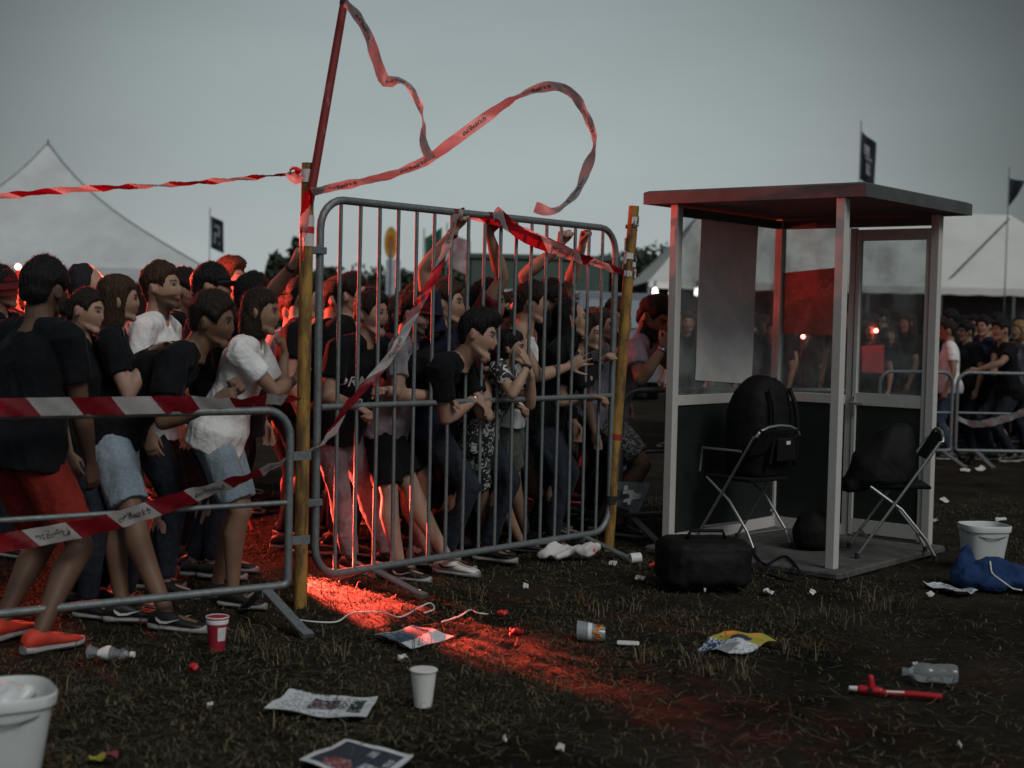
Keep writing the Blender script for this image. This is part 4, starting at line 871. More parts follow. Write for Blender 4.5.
# papers on the glass
def sheet(name, cs, mats, label, cat, group=None, nu=14, nv=10, curl=.01, pattern=None, seed=0, thick=.002):
    r = np.random.default_rng(seed); vs = []; fs = []; ms = []
    a, b, c, d = [V(q) for q in cs]; nrm = (b - a).cross(d - a).normalized()
    ph = r.uniform(0, 6, 4)
    for sgn in (0, 1):
        for j in range(nv + 1):
            for i in range(nu + 1):
                u, v_ = i / nu, j / nv; p = a.lerp(b, u).lerp(d.lerp(c, u), v_); h = curl * (math.sin(u * 5 + ph[0]) + math.sin(v_ * 4 + ph[1]) * .8 + .5 * math.sin(u * 11 + v_ * 9 + ph[2]) + 2.2 * abs(u - .5) ** 2.5 * math.sin(ph[3]))
                vs.append(p + nrm * (h - sgn * thick))
        o = sgn * (nu + 1) * (nv + 1)
        for j in range(nv):
            for i in range(nu):
                k = o + j * (nu + 1) + i; q = (k, k + 1, k + nu + 2, k + nu + 1); fs.append(q if not sgn else q[::-1]); ms.append(pattern((i + .5) / nu, (j + .5) / nv, r) if pattern else 0)
    mb = MB(); mb.v = [tuple(p) for p in vs]; mb.f = fs; mb.m = ms
    o = mb.build(name, mats, smooth=True, loc=(V(cs[0]) + V(cs[2])) / 2); tag(o, label, cat, group); return o
offA = (-eu) * .012
def WA(px, py): return plane(px, py, BL, BB_) + (-eu) * .010
def WB(px, py): return plane(px, py, BB_, BR) + (-ev) * .010
POST = mat('grey_poster_paper', (.72, .70, .69), .85, var=.15, vscale=5); POSTR = mat('red_poster_paper', (.46, .18, .15), .8, var=.3, vscale=9)
PGR = mat('faded_brown_poster_paper', (.30, .24, .235), .85, var=.2, vscale=6)
for m_ in (POST, PGR, POSTR):
    nt = m_.node_tree; b_ = nt.nodes['Principled BSDF']; t_ = nt.nodes.new('ShaderNodeBsdfTranslucent'); x_ = nt.nodes.new('ShaderNodeMixShader'); x_.inputs[0].default_value = .2
    nt.links.new(b_.inputs['Base Color'].links[0].from_socket, t_.inputs[0]); nt.links.new(b_.outputs[0], x_.inputs[1]); nt.links.new(t_.outputs[0], x_.inputs[2]); nt.links.new(x_.outputs[0], nt.nodes['Material Output'].inputs[0])
sheet('poster', [WA(694, 380), WA(750, 384), WA(757, 226), WA(701, 214)], [POST, PGR], 'large blank greyish paper sheet taped to the left window of the booth', 'poster', curl=.003)
def pr(u, v_, r): return 1 if (.58 < v_ < .82 and .6 < u < .97 and r.random() < .45) or r.random() < .02 else 0
sheet('poster', [WB(783, 333), WB(843.5, 336), WB(843.5, 267), WB(783, 273)], [POSTR, mat('pale_red_ink', (.5, .24, .2), .8)], 'red paper sheet stuck low on the rear window of the booth', 'poster', curl=.003, pattern=pr, nu=30, nv=24)
# ------------------------------------------------------------------ folding chairs
CHS = paint_steel('chair_steel', (.42, .42, .42), .3, .85, .75)
def chair(loc, fdir, label, sc=1.0, arms=True):
    f = V(fdir).normalized(); r = V((f.y, -f.x, 0)); L0 = V(loc)
    t = empty('folding_chair', tuple(L0), label, 'chair', 'folding chairs at the booth')
    def W(x, y, z): return L0 + (r * x + f * y + UP * z) * sc
    w = .225
    fr = MB(); pts = [W(-w, .27, .02), W(-w, -.22, .76)]
    for k in range(7): a = rad(180 - 30 * k); pts.append(W(-.0 + w * math.cos(a) * 1.0, -.235 - .01 * math.sin(a), .76 + .07 * math.sin(a)))
    pts += [W(w, -.22, .76), W(w, .27, .02)]
    fr.tube(pts, .0105, 10); fr.tube([W(-w, .20, .125), W(w, .20, .125)], .009, 8); fr.build('back_frame', CHS, t, smooth=True, autosmooth=60)
    rl = MB(); u = w - .03; rl.tube([W(-u, .20, .46), W(-u, .0, .32), W(-u, -.16, .13), W(-u, -.22, .02)], .0105, 10); rl.tube([W(u, .20, .46), W(u, .0, .32), W(u, -.16, .13), W(u, -.22, .02)], .0105, 10); rl.tube([W(-u, -.17, .12), W(u, -.17, .12)], .009, 8); rl.tube([W(-u, .20, .46), W(u, .20, .46)], .0105, 10); rl.build('rear_legs', CHS, t, smooth=True, autosmooth=60)
    se = MB(); se.box(W(0, .02, .465), r, f, UP, .20 * sc, .20 * sc, .012, bev=.01); se.build('seat', M['black'], t)
    ba = MB(); d = (W(0, -.225, .78) - W(0, -.10, .56)).normalized(); ba.box(W(0, -.20, .72), r, r.cross(d), d, .205 * sc, .008, .10, bev=.006); ba.build('backrest', M['black'], t)
    for sx in (-1, 1) if arms else (): am = MB(); am.tube([W(sx * (w + .02), -.13, .66), W(sx * (w + .02), .20, .66), W(sx * (w + .02), .22, .5)], .0085, 8); am.build('armrest', CHS, t, smooth=True, autosmooth=60)
    for (x, y) in ((-w, .27), (w, .27), (-u, -.22), (u, -.22)):
        q = MB(); q.tube([W(x, y, .0), W(x, y, .035)], .016, 8); q.build('rubber_tip', M['rubber_b'], t, smooth=True, autosmooth=60)
    return t
c1 = G(755, 550, SL); chair((c1.x - .03, c1.y + .17, SL), (-.66, .75, 0), 'folding steel chair inside the booth with a large backpack on it', 1.04)
c2 = (G(852, 567) + G(927, 567)) / 2; chair((c2.x + .09, c2.y + .20, .05 if False else .052), (-1, .12, 0), 'folding steel chair in the open side of the booth, black jacket bundle on it', 1.05, arms=False)
# backpack (remeshed soft volume)
def soft(name, label, cat, parts, vox, m, amp=.012, fr=14, seed=1, loc=None):
    mb = MB(); parts(mb); v, f = remesh(mb, vox); v = laplace(v, f, 5); n = vnormals(v, f); v = v + n * (amp * (wob(v, fr, seed, True) + .6 * wob(v, fr * .5, seed + 4)))[:, None]
    v[:, 2] = np.maximum(v[:, 2], .004); lo = v.mean(0); lo[2] = v[:, 2].min(); o = np_obj(name, v, f, m, loc=V(lo)); tag(o, label, cat); return o
BAG = mat('black_nylon', (.006, .006, .007), .7, spec=.2, var=.3, vscale=8, bump=.3, bscale=25)
bx = D(760, 430, c1.y + .25)
def pk(mb):
    c = V((bx.x, bx.y, .52)); f = V((-.66, .75, 0)); r = V((f.y, -f.x, 0))
    mb.rings([mb.ellring(c + UP * z, r, f, a * 1.25, b * 1.2, 20, 3) for z, a, b in ((.0, .15, .10), (.03, .19, .14), (.25, .20, .16), (.48, .19, .15), (.62, .16, .12), (.70, .10, .08), (.73, .05, .04))])
    mb.box(c - f * .15 + UP * .22, r, f, UP, .12, .05, .13, bev=.03)
    mb.box(c + f * .0 + UP * .56, r, f, UP, .17, .13, .05, bev=.04)
bp_ = soft('backpack', 'big stuffed black backpack standing on the folding chair inside the booth', 'backpack', pk, .014, BAG, .010)
for sx in (-.11, .11):
    f_ = V((-.66, .75, 0)); r_ = V((f_.y, -f_.x, 0)); q_ = V((bx.x, bx.y, .52)); mb = MB(); mb.tube(catmull([q_ + r_ * sx - f_ * .16 + UP * .64, q_ + r_ * sx * 1.1 - f_ * .215 + UP * .5, q_ + r_ * sx * 1.2 - f_ * .225 + UP * .3, q_ + r_ * sx * 1.3 - f_ * .20 + UP * .1], .03), .016, 8); mb.build('strap', BAG, bp_, smooth=True)
mb = MB(); q_ = V((bx.x, bx.y, .52)) - V((-.66, .75, 0)) * .235 + UP * .22; mb.box(q_, V((.75, .66, 0)), V((-.66, .75, 0)), UP, .10, .012, .085, bev=.02); mb.build('front_pocket', BAG, bp_)
mb = MB(); mb.box(q_ - V((-.66, .75, 0)) * .016 + UP * .05, V((.75, .66, 0)), V((-.66, .75, 0)), UP, .022, .002, .012); mb.build('maker_patch', M['print'], bp_)
mb = MB(); h = D(771, 380, bx.y - .05); mb.tube([h + V((-.05, 0, -.06)), h + V((-.03, 0, .0)), h + V((.03, 0, .01)), h + V((.05, 0, -.06))], .011, 8); mb.build('carry_handle', BAG, bp_, smooth=True)
jx = V((c2.x - .02, c2.y + .16, .53))
def jk(mb):
    mb.rings([mb.ellring(jx + UP * z + V((o, 0, 0)), V((1, 0, 0)), V((0, 1, 0)), a, b, 18, 2.6) for z, a, b, o in ((-.02, .18, .14, -.04), (.04, .24, .18, -.02), (.2, .21, .16, .0), (.33, .14, .12, .06), (.4, .10, .08, .09), (.43, .04, .03, .1))])
    mb.box(jx + V((-.2, 0, .0)), (1, 0, .1), (0, 1, 0), (0, 0, 1), .08, .12, .05, bev=.03)
soft('jacket_bundle', 'black jacket and bag heaped on the folding chair at the open side', 'bag', jk, .014, BAG, .012, seed=3)
g = G(708, 594)
def dk(mb):
    x = V((.985, .17, 0)); y = V((-.17, .985, 0)); c = V((g.x, g.y + .22, .155))
    mb.box(c, x, y, UP, .27, .20, .15, bev=.07); mb.box(c - y * .17 - UP * .02, x, y, UP, .17, .05, .09, bev=.03)
db = soft('duffel_bag', 'boxy black bag lying on the grass before the booth', 'bag', dk, .012, BAG, .012, seed=5)
mb = MB()
x = V((.985, .17, 0)); y = V((-.17, .985, 0)); c = V((g.x, g.y + .22, .30)); mb.tube([c - x * .12 - y * .03, c - x * .1 + UP * .05 - y * .04, c + x * .1 + UP * .05 - y * .04, c + x * .12 - y * .03], .011, 8); mb.build('carry_handle', BAG, db, smooth=True)
b3 = G(816, 552, SL)
def b3p(mb): mb.rings([mb.ellring(V((b3.x, b3.y + .1, SL + z)), V((1, 0, 0)), V((0, 1, 0)), a, a * .8, 16) for z, a in ((.0, .10), (.04, .14), (.14, .15), (.24, .11), (.28, .04))])
soft('pouch_bag', 'small round black bag on the booth floor by the near post', 'bag', b3p, .012, BAG, .008, seed=8)
mb = MB(); pts = [G(752, 552, SL) + UP * .01, G(765, 566, SL) + UP * .012, G(785, 558, SL) + UP * .012, G(800, 575, SL) + UP * .012, G(790, 582, SL) + UP * .01, G(768, 576, SL) + UP * .01]
o = mb; mb.tube(catmull(pts, .03), .008, 6); mb.build('bag_strap', BAG, smooth=True, loc=pts[0], label='thin black strap lying on the booth floor by the chair', cat='strap')

# ------------------------------------------------------------------ litter
PW = mat('newsprint_white', (.58, .6, .62), .8, var=.12, vscale=20); PBk = mat('newsprint_dark', (.03, .035, .05), .75, var=.3, vscale=30); PGr = mat('newsprint_green', (.02, .05, .035), .75); PRd = mat('newsprint_red', (.25, .05, .05), .75); PMid = mat('newsprint_grey', (.25, .26, .29), .8); PYl = mat('yellow_print', (.42, .38, .06), .7); PBl = mat('blue_print', (.02, .05, .16), .7); PTl = mat('teal_print', (.03, .09, .13), .7)
NP = [PW, PBk, PGr, PRd, PMid, PYl, PBl, PTl]
def pat_news(u, v, r):
    if .74 < u < .9 and .12 < v < .88: return 2 if v > .25 and r.random() < .85 else 0
    if .34 < u < .62 and .3 < v < .82: return (1 if r.random() < .6 else (3 if r.random() < .25 else 4))
    if .08 < u < .72 and (int(v * 24) % 2) and r.random() < .5: return 4
    return 0
def pat_photo(u, v, r):
    if u < .07 or u > .93 or v < .07 or v > .93: return 0
    if (u - .38) ** 2 + (v - .25) ** 2 < .03: return 3 if r.random() < .7 else 4
    if (.6 < u < .85 and .25 < v < .5) or (.5 < u < .62 and .7 < v < .85) or (.8 < u < .9 and .55 < v < .75): return 4 if r.random() < .8 else 0
    return 1 if r.random() < .93 else 6
def pat_tri(u, v, r):
    if u < .05 or u > .96: return 0
    if abs(u - .5 + .25 * (v - .5)) < .12: return 7 if r.random() < .85 else 1
    return 0 if u > .5 else (4 if r.random() < .35 else 7)
def pat_yb(u, v, r):
    if v > .55: return 5 if not (((u - .55) / .2) ** 2 + ((v - .62) / .14) ** 2 < 1) else 1
    if u < .38: return 6 if (r.random() < .55 or v < .12) else 0
    if .4 < u < .7 and v < .4: return 4
    return 0 if r.random() < .8 else 4
def pat_txt(u, v, r): return 4 if (int(v * 22) % 2 and r.random() < .6 and .08 < u < .92) else (1 if .3 < u < .6 and .3 < v < .6 else 0)
Z = .022
def gq(*p): return [G(a, b, Z) for a, b in p]
sheet('newspaper', gq((264, 711), (366, 719), (378, 696), (289, 691)), NP, 'crumpled newspaper page with dark pictures lying on the grass near the white cup', 'paper', nu=40, nv=24, curl=.008, pattern=pat_news, seed=2)
sheet('leaflet', gq((299, 760), (372, 790), (414, 753), (345, 739)), NP, 'dark photo leaflet with white border at the bottom edge', 'paper', nu=36, nv=36, curl=.004, pattern=pat_photo, seed=3)
sheet('leaflet', gq((374, 634), (411, 647), (454, 636), (413, 626)), NP, 'leaflet with a teal picture in the red light by the fence foot', 'paper', nu=30, nv=20, curl=.006, pattern=pat_tri, seed=4)
sheet('leaflet', gq((693, 648), (742, 653), (777, 641), (724, 630)), NP, 'yellow, white and blue leaflet lying alone on the grass', 'paper', nu=34, nv=26, curl=.013, pattern=pat_yb, seed=5)
sheet('newspaper', gq((922, 583), (965, 596), (978, 592), (940, 581)), NP, 'printed page beside the blue jacket', 'paper', nu=30, nv=16, curl=.012, pattern=pat_txt, seed=6)
CUPW = mat('white_paper_cup', (.66, .66, .64), .6, var=.06, vscale=6); CUPR = mat('red_paper_cup', (.32, .012, .03), .5, var=.1); 
def cup(px, py, h, rt, rb, m, label, tilt=None, band=None):
    c = G(px, py); x, y = V((1, 0, 0)), V((0, 1, 0)); mb = MB()
    rs = [mb.ellring(c + UP * z, x, y, r, r, 28) for z, r in ((.006, rb * .9), (.0, rb), (h * .3, rb + (rt - rb) * .3), (h * .31, rb + (rt - rb) * .31), (h * .86, rb + (rt - rb) * .86), (h * .87, rb + (rt - rb) * .87), (h, rt), (h + .004, rt + .002), (h + .001, rt + .005), (h - .004, rt + .003))]
    rs2 = [mb.ellring(c + UP * z, x, y, r, r, 28) for z, r in ((h + .004, rt + .002), (h - .003, rt - .003), (.012, rb - .003))]
    mb.rings(rs, cap=True); mb.rings(rs2, cap=True)
    t = mb.build('paper_cup', m, smooth=True, loc=c, autosmooth=45); tag(t, label, 'cup')
    return t, c
cup(423, 706, .150, .053, .036, CUPW, 'white paper cup standing upright on the grass')
t, c = cup(217, 650, .155, .052, .036, CUPR, 'red paper cup with white rim standing by the left barrier foot')
mb = MB(); x, y = V((1, 0, 0)), V((0, 1, 0)); mb.rings([mb.ellring(c + UP * z, x, y, r, r, 28) for z, r in ((.128, .0505), (.16, .0555), (.162, .053), (.128, .049))], cap=False); mb.build('rim_band', CUPW, t, smooth=True)
mb = MB(); rs = []
for k in range(7):
    a = rad(-75 + k * 9); rs.append([c + V((math.cos(a), math.sin(a), 0)) * (.036 + .016 * z / .155 + .0015) + UP * z for z in (.05, .07, .09, .115)])
for k in range(6): 
    for j in range(3):
        mb.add([rs[k][j], rs[k + 1][j], rs[k + 1][j + 1], rs[k][j + 1]], [(0, 1, 2, 3)])
mb.build('printed_label', M['print'], t)
# plastic buckets
BK = mat('translucent_white_plastic', (.55, .58, .57), .45, var=.1, vscale=4)
def bucket(c, w, h, label, rot=0, lean=0):
    x = V((math.cos(rot), math.sin(rot), 0)); y = V((-x.y, x.x, 0)); mb = MB(); cu = UP + x * lean
    pr_ = [(0, .74), (.02, .78), (h * .5, .89), (h * .88, .985), (h * .885, 1.05), (h, 1.07), (h + .006, 1.04), (h * .97, 1.0), (h * .5, .86), (.03, .75)]
    mb.rings([mb.ellring(c + cu * z, x, y, w * k, w * k * .92, 32, 3.2) for z, k in pr_]); t = mb.build('plastic_bucket', BK, smooth=True, loc=c, autosmooth=50)
    tag(t, label, 'bucket', 'white plastic buckets'); 
    hb = MB(); pts = [c + cu * (h * .93) + x * (w * 1.07 * math.cos(rad(a))) - y * (w * math.sin(rad(a)) * .99) - UP * (.05 * math.sin(rad(a))) for a in range(0, 181, 15)]
    hb.tube(pts, .004, 6); hb.build('wire_handle', STEEL, t, smooth=True); return t
cb = G(988, 573); bucket(V((cb.x, cb.y + .13, 0)), .150, .30, 'white plastic bucket standing beside the blue jacket', .15, .03)
cbl = D(-4, 705, 4.75); bucket(V((cbl.x - .0, cbl.y, 0)), .18, .295, 'white plastic bucket cut off by the bottom corner, a bag stuffed inside', .5)
mb = MB()
def cr(mb): 
    for k in range(7): p = V((cbl.x + random.uniform(-.06, .08), cbl.y + random.uniform(-.08, .05), .20 + random.uniform(0, .07))); mb.tube([p, p + V((.03, .01, .03))], [.06, .04], 10, round_ends=True)
soft('plastic_bag', 'crumpled clear white bag stuffed in the cut-off bucket', 'bag', cr, .012, mat('thin_white_plastic', (.6, .62, .62), .3, var=.1), .014, 30, 9)
# blue jacket
bj = G(1000, 592)
def bjp(mb):
    for dx, dy, r1, hgt in ((-.12, .02, .10, .14), (.0, .05, .15, .2), (.14, .0, .14, .16), (-.02, -.04, .12, .1), (.25, .05, .14, .13), (-.17, .1, .08, .2), (-.14, .12, .06, .26)):
        c = V((bj.x + dx, bj.y + .1 + dy, 0)); mb.rings([mb.ellring(c + UP * z, V((1, 0, 0)), V((0, 1, 0)), r1 * k, r1 * k * .8, 14) for z, k in ((0, .8), (hgt * .4, 1), (hgt * .8, .7), (hgt, .3))])
bjo = soft('blue_jacket', 'blue jacket with white piping dumped on the grass by the bucket', 'jacket', bjp, .010, cloth('blue_sports_fabric', (.018, .045, .13)), .014, 18, 6)
mb = MB(); tr_ = catmull([G(990, 562, .10), G(992, 573, .12), G(1000, 580, .11), G(1012, 588, .08), G(1022, 590, .05)], .01)
bvh = BVHTree.FromPolygons([bjo.location + q.co for q in bjo.data.vertices], [p.vertices for p in bjo.data.polygons]); pts = []
for p in tr_:
    h = bvh.ray_cast(CAM, (p - CAM).normalized()); 
    if h[0]: pts.append(h[0] + h[1] * .003)
if len(pts) > 3: mb.tube(pts, .006, 6); mb.build('piping', M['print'], bjo, smooth=True)
# bottles
PET = mat('clear_plastic', (.75, .8, .82), .12, var=0, trans=.85)
def bottle(px, py, L, r, ang, label, lab=None, cap=None, crush=.1, m=None, name='plastic_bottle'):
    c = G(px, py); d = V((math.cos(rad(ang)), math.sin(rad(ang)), 0)); x = V((-d.y, d.x, 0)); cz = c + UP * (r + .012); rs = []; mb = MB()
    for t_, k in ((0, .7), (.01, .92), (.05, 1), (.2, 1), (.24, .93), (.28, 1), (.42, .97), (.46, .92), (.5, 1), (.66, .98), (.76, .8), (.84, .45), (.88, .34), (.93, .34)):
        q = 1 - crush * math.sin(t_ * 7 + px) ** 2 * (t_ < .7); rs.append(mb.ellring(cz + d * (L * t_), x, UP, r * k, r * k * q, 20))
    mb.rings(rs); o = mb.build(name, m or PET, smooth=True, loc=c, autosmooth=60); tag(o, label, 'bottle')
    if lab: l = MB(); l.rings([l.ellring(cz + d * (L * t_), x, UP, r * 1.02, r * 1.02 * (1 - crush * math.sin(t_ * 7 + px) ** 2), 20) for t_ in (.26, .34, .42, .5)], cap=False); l.build('bottle_label', lab, o, smooth=True)
    k_ = MB(); k_.tube([cz + d * (L * .92), cz + d * (L * 1.0)], r * .4, 12); k_.build('bottle_cap', cap or CUPW, o, smooth=True, autosmooth=50)
    return o
bottle(957, 687, .24, .045, 172, 'clear plastic water bottle lying behind the red and white whistle tube', lab=None, cap=PET)
bottle(88, 662, .22, .034, -8, 'crushed clear bottle lying in the dark below the left barrier', lab=CUPW, crush=.5)
bottle(660, 572, .15, .022, 70, 'small green tinted bottle in the litter by the duffel bag', crush=.2, m=mat('green_tint_plastic', (.1, .22, .2), .15, trans=.7, var=0))
# tumbler with fruit print, lying
tc_ = G(577, 640); mb = MB(); d = V((.97, -.1, 0)).normalized(); x = V((-d.y, d.x, 0)); cz = tc_ + UP * .05
mb.rings([mb.ellring(cz + d * (t_) + UP * (-t_ * .1), x, UP, r, r, 22) for t_, r in ((.004, .046), (0, .05), (.03, .048), (.08, .043), (.13, .037), (.14, .034))]); tu = mb.build('plastic_tumbler', mat('grey_clear_plastic', (.42, .47, .5), .2, var=.1, trans=.5), smooth=True, loc=tc_, autosmooth=50); tag(tu, 'clear tumbler with colourful fruit print lying on the grass', 'cup')
mb = MB(); mb.rings([mb.ellring(cz + d * t_ - UP * t_ * .1, x, UP, r, r, 22) for t_, r in ((.055, .0465), (.075, .0445))], cap=False, m=0)
for k in range(14):
    a = rad(90 + random.uniform(0, 160)); t_ = random.uniform(.085, .125); r = .044 - (t_ - .08) * .13; mb.box(cz + d * t_ - UP * t_ * .1 + (x * math.cos(a) + UP * math.sin(a)) * r, d, x * -math.sin(a) + UP * math.cos(a), x * math.cos(a) + UP * math.sin(a), .010, .008, .002 + .0002 * k, m=1 + k % 3)
mb.build('fruit_print', [CUPW, mat('orange_print', (.5, .2, .03), .5, var=0), mat('red_print', (.4, .03, .03), .5, var=0), mat('gold_print', (.45, .35, .05), .5, var=0)], tu)
lid = G(628, 643, .015); mb = MB(); mb.box(lid, (.95, -.1, .0), (.1, .95, .1), (0, -.1, 1), .055, .02, .006, bev=.005); mb.build('flat_white_disc', CUPW, loc=lid, label='flat white lid beside the fruit printed tumbler', cat='lid')
# red white whistle tube
w0, w1 = G(849, 688, .02), G(942, 697, .018); mb = MB(); d = (w1 - w0).normalized(); mb.tube([w0, w0 + d * .05], [.010, .014], 10, m=1); mb.tube([w0 + d * .05, w0 + d * .13], [.019, .017], 12, m=0, round_ends=True); mb.tube([w0 + d * .095 + UP * .005, w0 + d * .09 + UP * .055], [.018, .014], 10, m=0, round_ends=True)
pp = catmull([w0 + d * .12, w0.lerp(w1, .4) - UP * .006, w0.lerp(w1, .7), w1], .03); mb.tube(pp, .014, 10, m=0); mb.tube([p + UP * .008 - V((0, .009, 0)) for p in pp[2:-4]], .006, 6, m=1)
mb.box(w0 + d * .085 - V((0, .02, -.004)), d, UP, d.cross(UP), .010, .008, .003, m=2); o = mb.build('whistle_tube', [mat('red_plastic', (.42, .012, .022), .35, var=.15), CUPW, M['rubber_b']], smooth=True, loc=w0, autosmooth=50); tag(o, 'red and white party whistle tube lying on bare ground before the bottle', 'toy')
# white cord
mb = MB(); pts = [G(x_, y_, .02 + .01 * (i % 2)) for i, (x_, y_) in enumerate(((284, 614), (300, 620), (335, 622), (352, 613), (380, 612), (400, 617), (418, 608), (430, 603), (434, 609), (424, 613)))]
mb.tube(catmull(pts, .02), .0042, 6); mb.build('white_cord', CUPW, smooth=True, loc=pts[0], label='thin white cord winding across the grass below the tall fence', cat='cord')
mb = MB(); pts = [G(x_, y_, .02 + .012 * (i % 2)) for i, (x_, y_) in enumerate(((442, 622), (460, 616), (470, 610), (478, 613), (488, 614)))]; mb.tube(catmull(pts, .02), .0042, 6); mb.build('white_cord', CUPW, smooth=True, loc=pts[0], label='short white cord end beyond the teal leaflet', cat='cord')
# red flower
fl = G(514, 642); t = empty('artificial_flower', tuple(fl), 'red flower on a short stem standing in the grass', 'flower'); mb = MB(); mb.tube([fl, fl + V((.01, 0, .035))], .004, 6); mb.build('stem', M['green'], t)
mb = MB()
for k in range(16):
    a = k * 2.4; rr_ = .006 + .026 * math.sqrt(k / 16); p = fl + V((.01 + rr_ * math.cos(a), rr_ * math.sin(a), .048 + random.uniform(-.012, .014))); mb.rings([mb.ellring(p + V((math.cos(a), math.sin(a), .6)) * q, V((-math.sin(a), math.cos(a), 0)), UP, .013 * s_, .016 * s_, 8) for q, s_ in ((-.004, .5), (.002, 1), (.007, .6))])
mb.build('petals', mat('red_petals', (.35, .008, .012), .6), t, smooth=True)
# white bag under the fence and small scraps
wb = G(568, 562)
def wbp(mb):
    for k in range(26): p = V((wb.x + random.uniform(-.17, .15), wb.y + .05 + random.uniform(-.05, .05), .03 + random.uniform(0, .055))); mb.tube([p, p + V((.04, .02, .02))], [.036, .03], 10, round_ends=True)
soft('paper_bag', 'crumpled white bag with red print lying under the far end of the tall fence', 'bag', wbp, .011, floral('white_red_print_paper', (.55, .53, .52), (.5, .08, .08), 9, .62), .016, 26, 12)
mb = MB(); q = G(630, 563); mb.tube([q + UP * .03, q + V((.07, .02, .035))], [.035, .034], 14, round_ends=False); mb.build('drink_can', CUPW, smooth=True, loc=q, label='small white tub lying by the foot of the leaning pole', cat='tub', autosmooth=50)
sc_ = [(402, 657, 9, 3), (560, 776, 7, 3), (561, 747, 8, 3), (768, 591, 11, 4), (812, 592, 9, 2), (915, 664, 6, 2), (930, 594, 8, 4), (1000, 519, 12, 2), (526, 586, 6, 3), (965, 470, 10, 3), (945, 500, 9, 3), (981, 468, 9, 3), (934, 520, 8, 2), (210, 705, 7, 2), (640, 578, 10, 3), (612, 563, 10, 3), (505, 738, 4, 2), (960, 744, 4, 2), (705, 590, 3, 1), (383, 574, 8, 3), (418, 592, 7, 4)]
GS = 'scraps of white paper littering the grass'
for k, (px, py, w_, h_) in enumerate(sc_):
    c = G(px, py, .02); s_ = c.y / F; a = random.uniform(-.3, .3); x = V((math.cos(a), math.sin(a), random.uniform(-.1, .25))).normalized(); y = V((-math.sin(a), math.cos(a), random.uniform(.0, .4))).normalized(); n_ = x.cross(y); mb = MB(); vs = []
    W_, H2 = w_ * s_ * .62, max(.010, h_ * s_ * 2.0)
    for z_ in (.001, -.001):
        for j in range(8): a2 = j * math.pi / 4; rr_ = random.Random(k * 9 + j).uniform(.65, 1.1); vs.append(c + x * (W_ * rr_ * math.cos(a2)) + y * (H2 * rr_ * math.sin(a2)) + n_ * (z_ + .012 * math.sin(j * 2.1 + k)))
    mb.add(vs, [(0, 1, 2, 3), (0, 3, 4, 7), (4, 5, 6, 7), (8, 11, 10, 9), (8, 15, 12, 11), (12, 15, 14, 13)] + [(j, j + 8, (j + 1) % 8 + 8, (j + 1) % 8) for j in range(8)])
    mb.build('paper_scrap', PAPER, loc=c, label='small torn scrap of white paper lying on the dark grass', cat='scrap', group=GS)
for px, py, cl, lb_ in ((193, 669, 'red_tape', 'crushed red scrap on the grass below the red cup'), (501, 613, 'red_tape', 'small pink red scrap beyond the red flower'), (651, 566, 'red_tape', 'red ribbon scrap in the litter by the duffel bag')):
    c = G(px, py, .03)
    def sp(mb, c=c):
        for k in range(4): p = c + V((random.uniform(-.02, .02), random.uniform(-.02, .02), random.uniform(-.01, .012))); mb.tube([p, p + V((.015, .005, .008))], [.016, .012], 8, round_ends=True)
    soft('red_scrap', lb_, 'scrap', sp, .006, bpy.data.materials['red_tape'], .006, 60, int(px))
c = G(102, 756, .02); sheet('yellow_wrapper', [G(90, 760, .02), G(118, 760, .03), G(118, 752, .035), G(88, 752, .03)], [PYl, PRd], 'yellow and brown wrapper lying near the bottom edge', 'wrapper', curl=.01, pattern=lambda u, v, r: 1 if u > .55 else 0)
# ------------------------------------------------------------------ flares (lit lamps)
def flare(p, axis, label, watts, col=(1, .085, .05), rad_=.03, spot=None):
    ax = V(axis).normalized(); base = p - ax * .24
    t = empty('flare', tuple(base), label, 'flare', None); mb = MB(); mb.tube([base, p - ax * .02], .013, 10); mb.build('tube', mat('dark_red_cardboard', (.2, .02, .02), .7, var=.2), t, smooth=True, autosmooth=50)
    mb = MB(); x = ax.orthogonal().normalized(); y = ax.cross(x); mb.rings([mb.ellring(p + ax * (z * .9), x, y, r, r, 12) for z, r in ((-.02, .012), (-.008, .022), (.006, .026), (.022, .018), (.03, .005))]); mb.build('flame', mat('burning_flame', (1, .2, .15), .5, var=0, emit=(1, .12, .08), estr=45), t, smooth=True)
    l = bpy.data.lights.new('flare_light', 'SPOT' if spot else 'POINT'); l.energy = watts; l.color = col; l.shadow_soft_size = rad_; o = bpy.data.objects.new('flare_light', l); S.collection.objects.link(o); o.location = p + ax * .09 ; attach(o, t)
    if spot: l.spot_size = rad(16); l.spot_blend = .5; o.rotation_euler = (V(spot) - o.location).to_track_quat('-Z', 'Y').to_euler()
    return t
flare(HOLD + V((0, 0, .02)), (.05, -.1, 1), 'burning red flare held up at head height just left of the large man', 260)
flare(V((-2.74, 9.95, 1.74)), (.1, .1, 1), 'red flare added for rim light, hidden behind the long-haired woman', 280)  # extra flare, added for the red rim on the left group's hair
hp = V((-5.0, 11.3, 2.85)); flare(hp, (.1, 0, 1), 'unseen red flare added beyond the left edge to rim the heads from above', 160)  # out-of-view flare, added for rim light on the head tops
mb = MB(); mb.tube([V((hp.x, hp.y, 0)), V((hp.x, hp.y, hp.z - .23))], .018, 8); mb.build('added_flare_stick', YEL, smooth=True, loc=V((hp.x, hp.y, 0)), label='made-up wooden stick under the added flare beyond the left edge', cat='stick')  # stick invented to carry the added flare, out of view
flare(FLB, (.45, -.6, .35), 'burning red flare low down inside the crowd behind the tall fence', 8500, rad_=.03, spot=(-.78, 7.90, -.02))
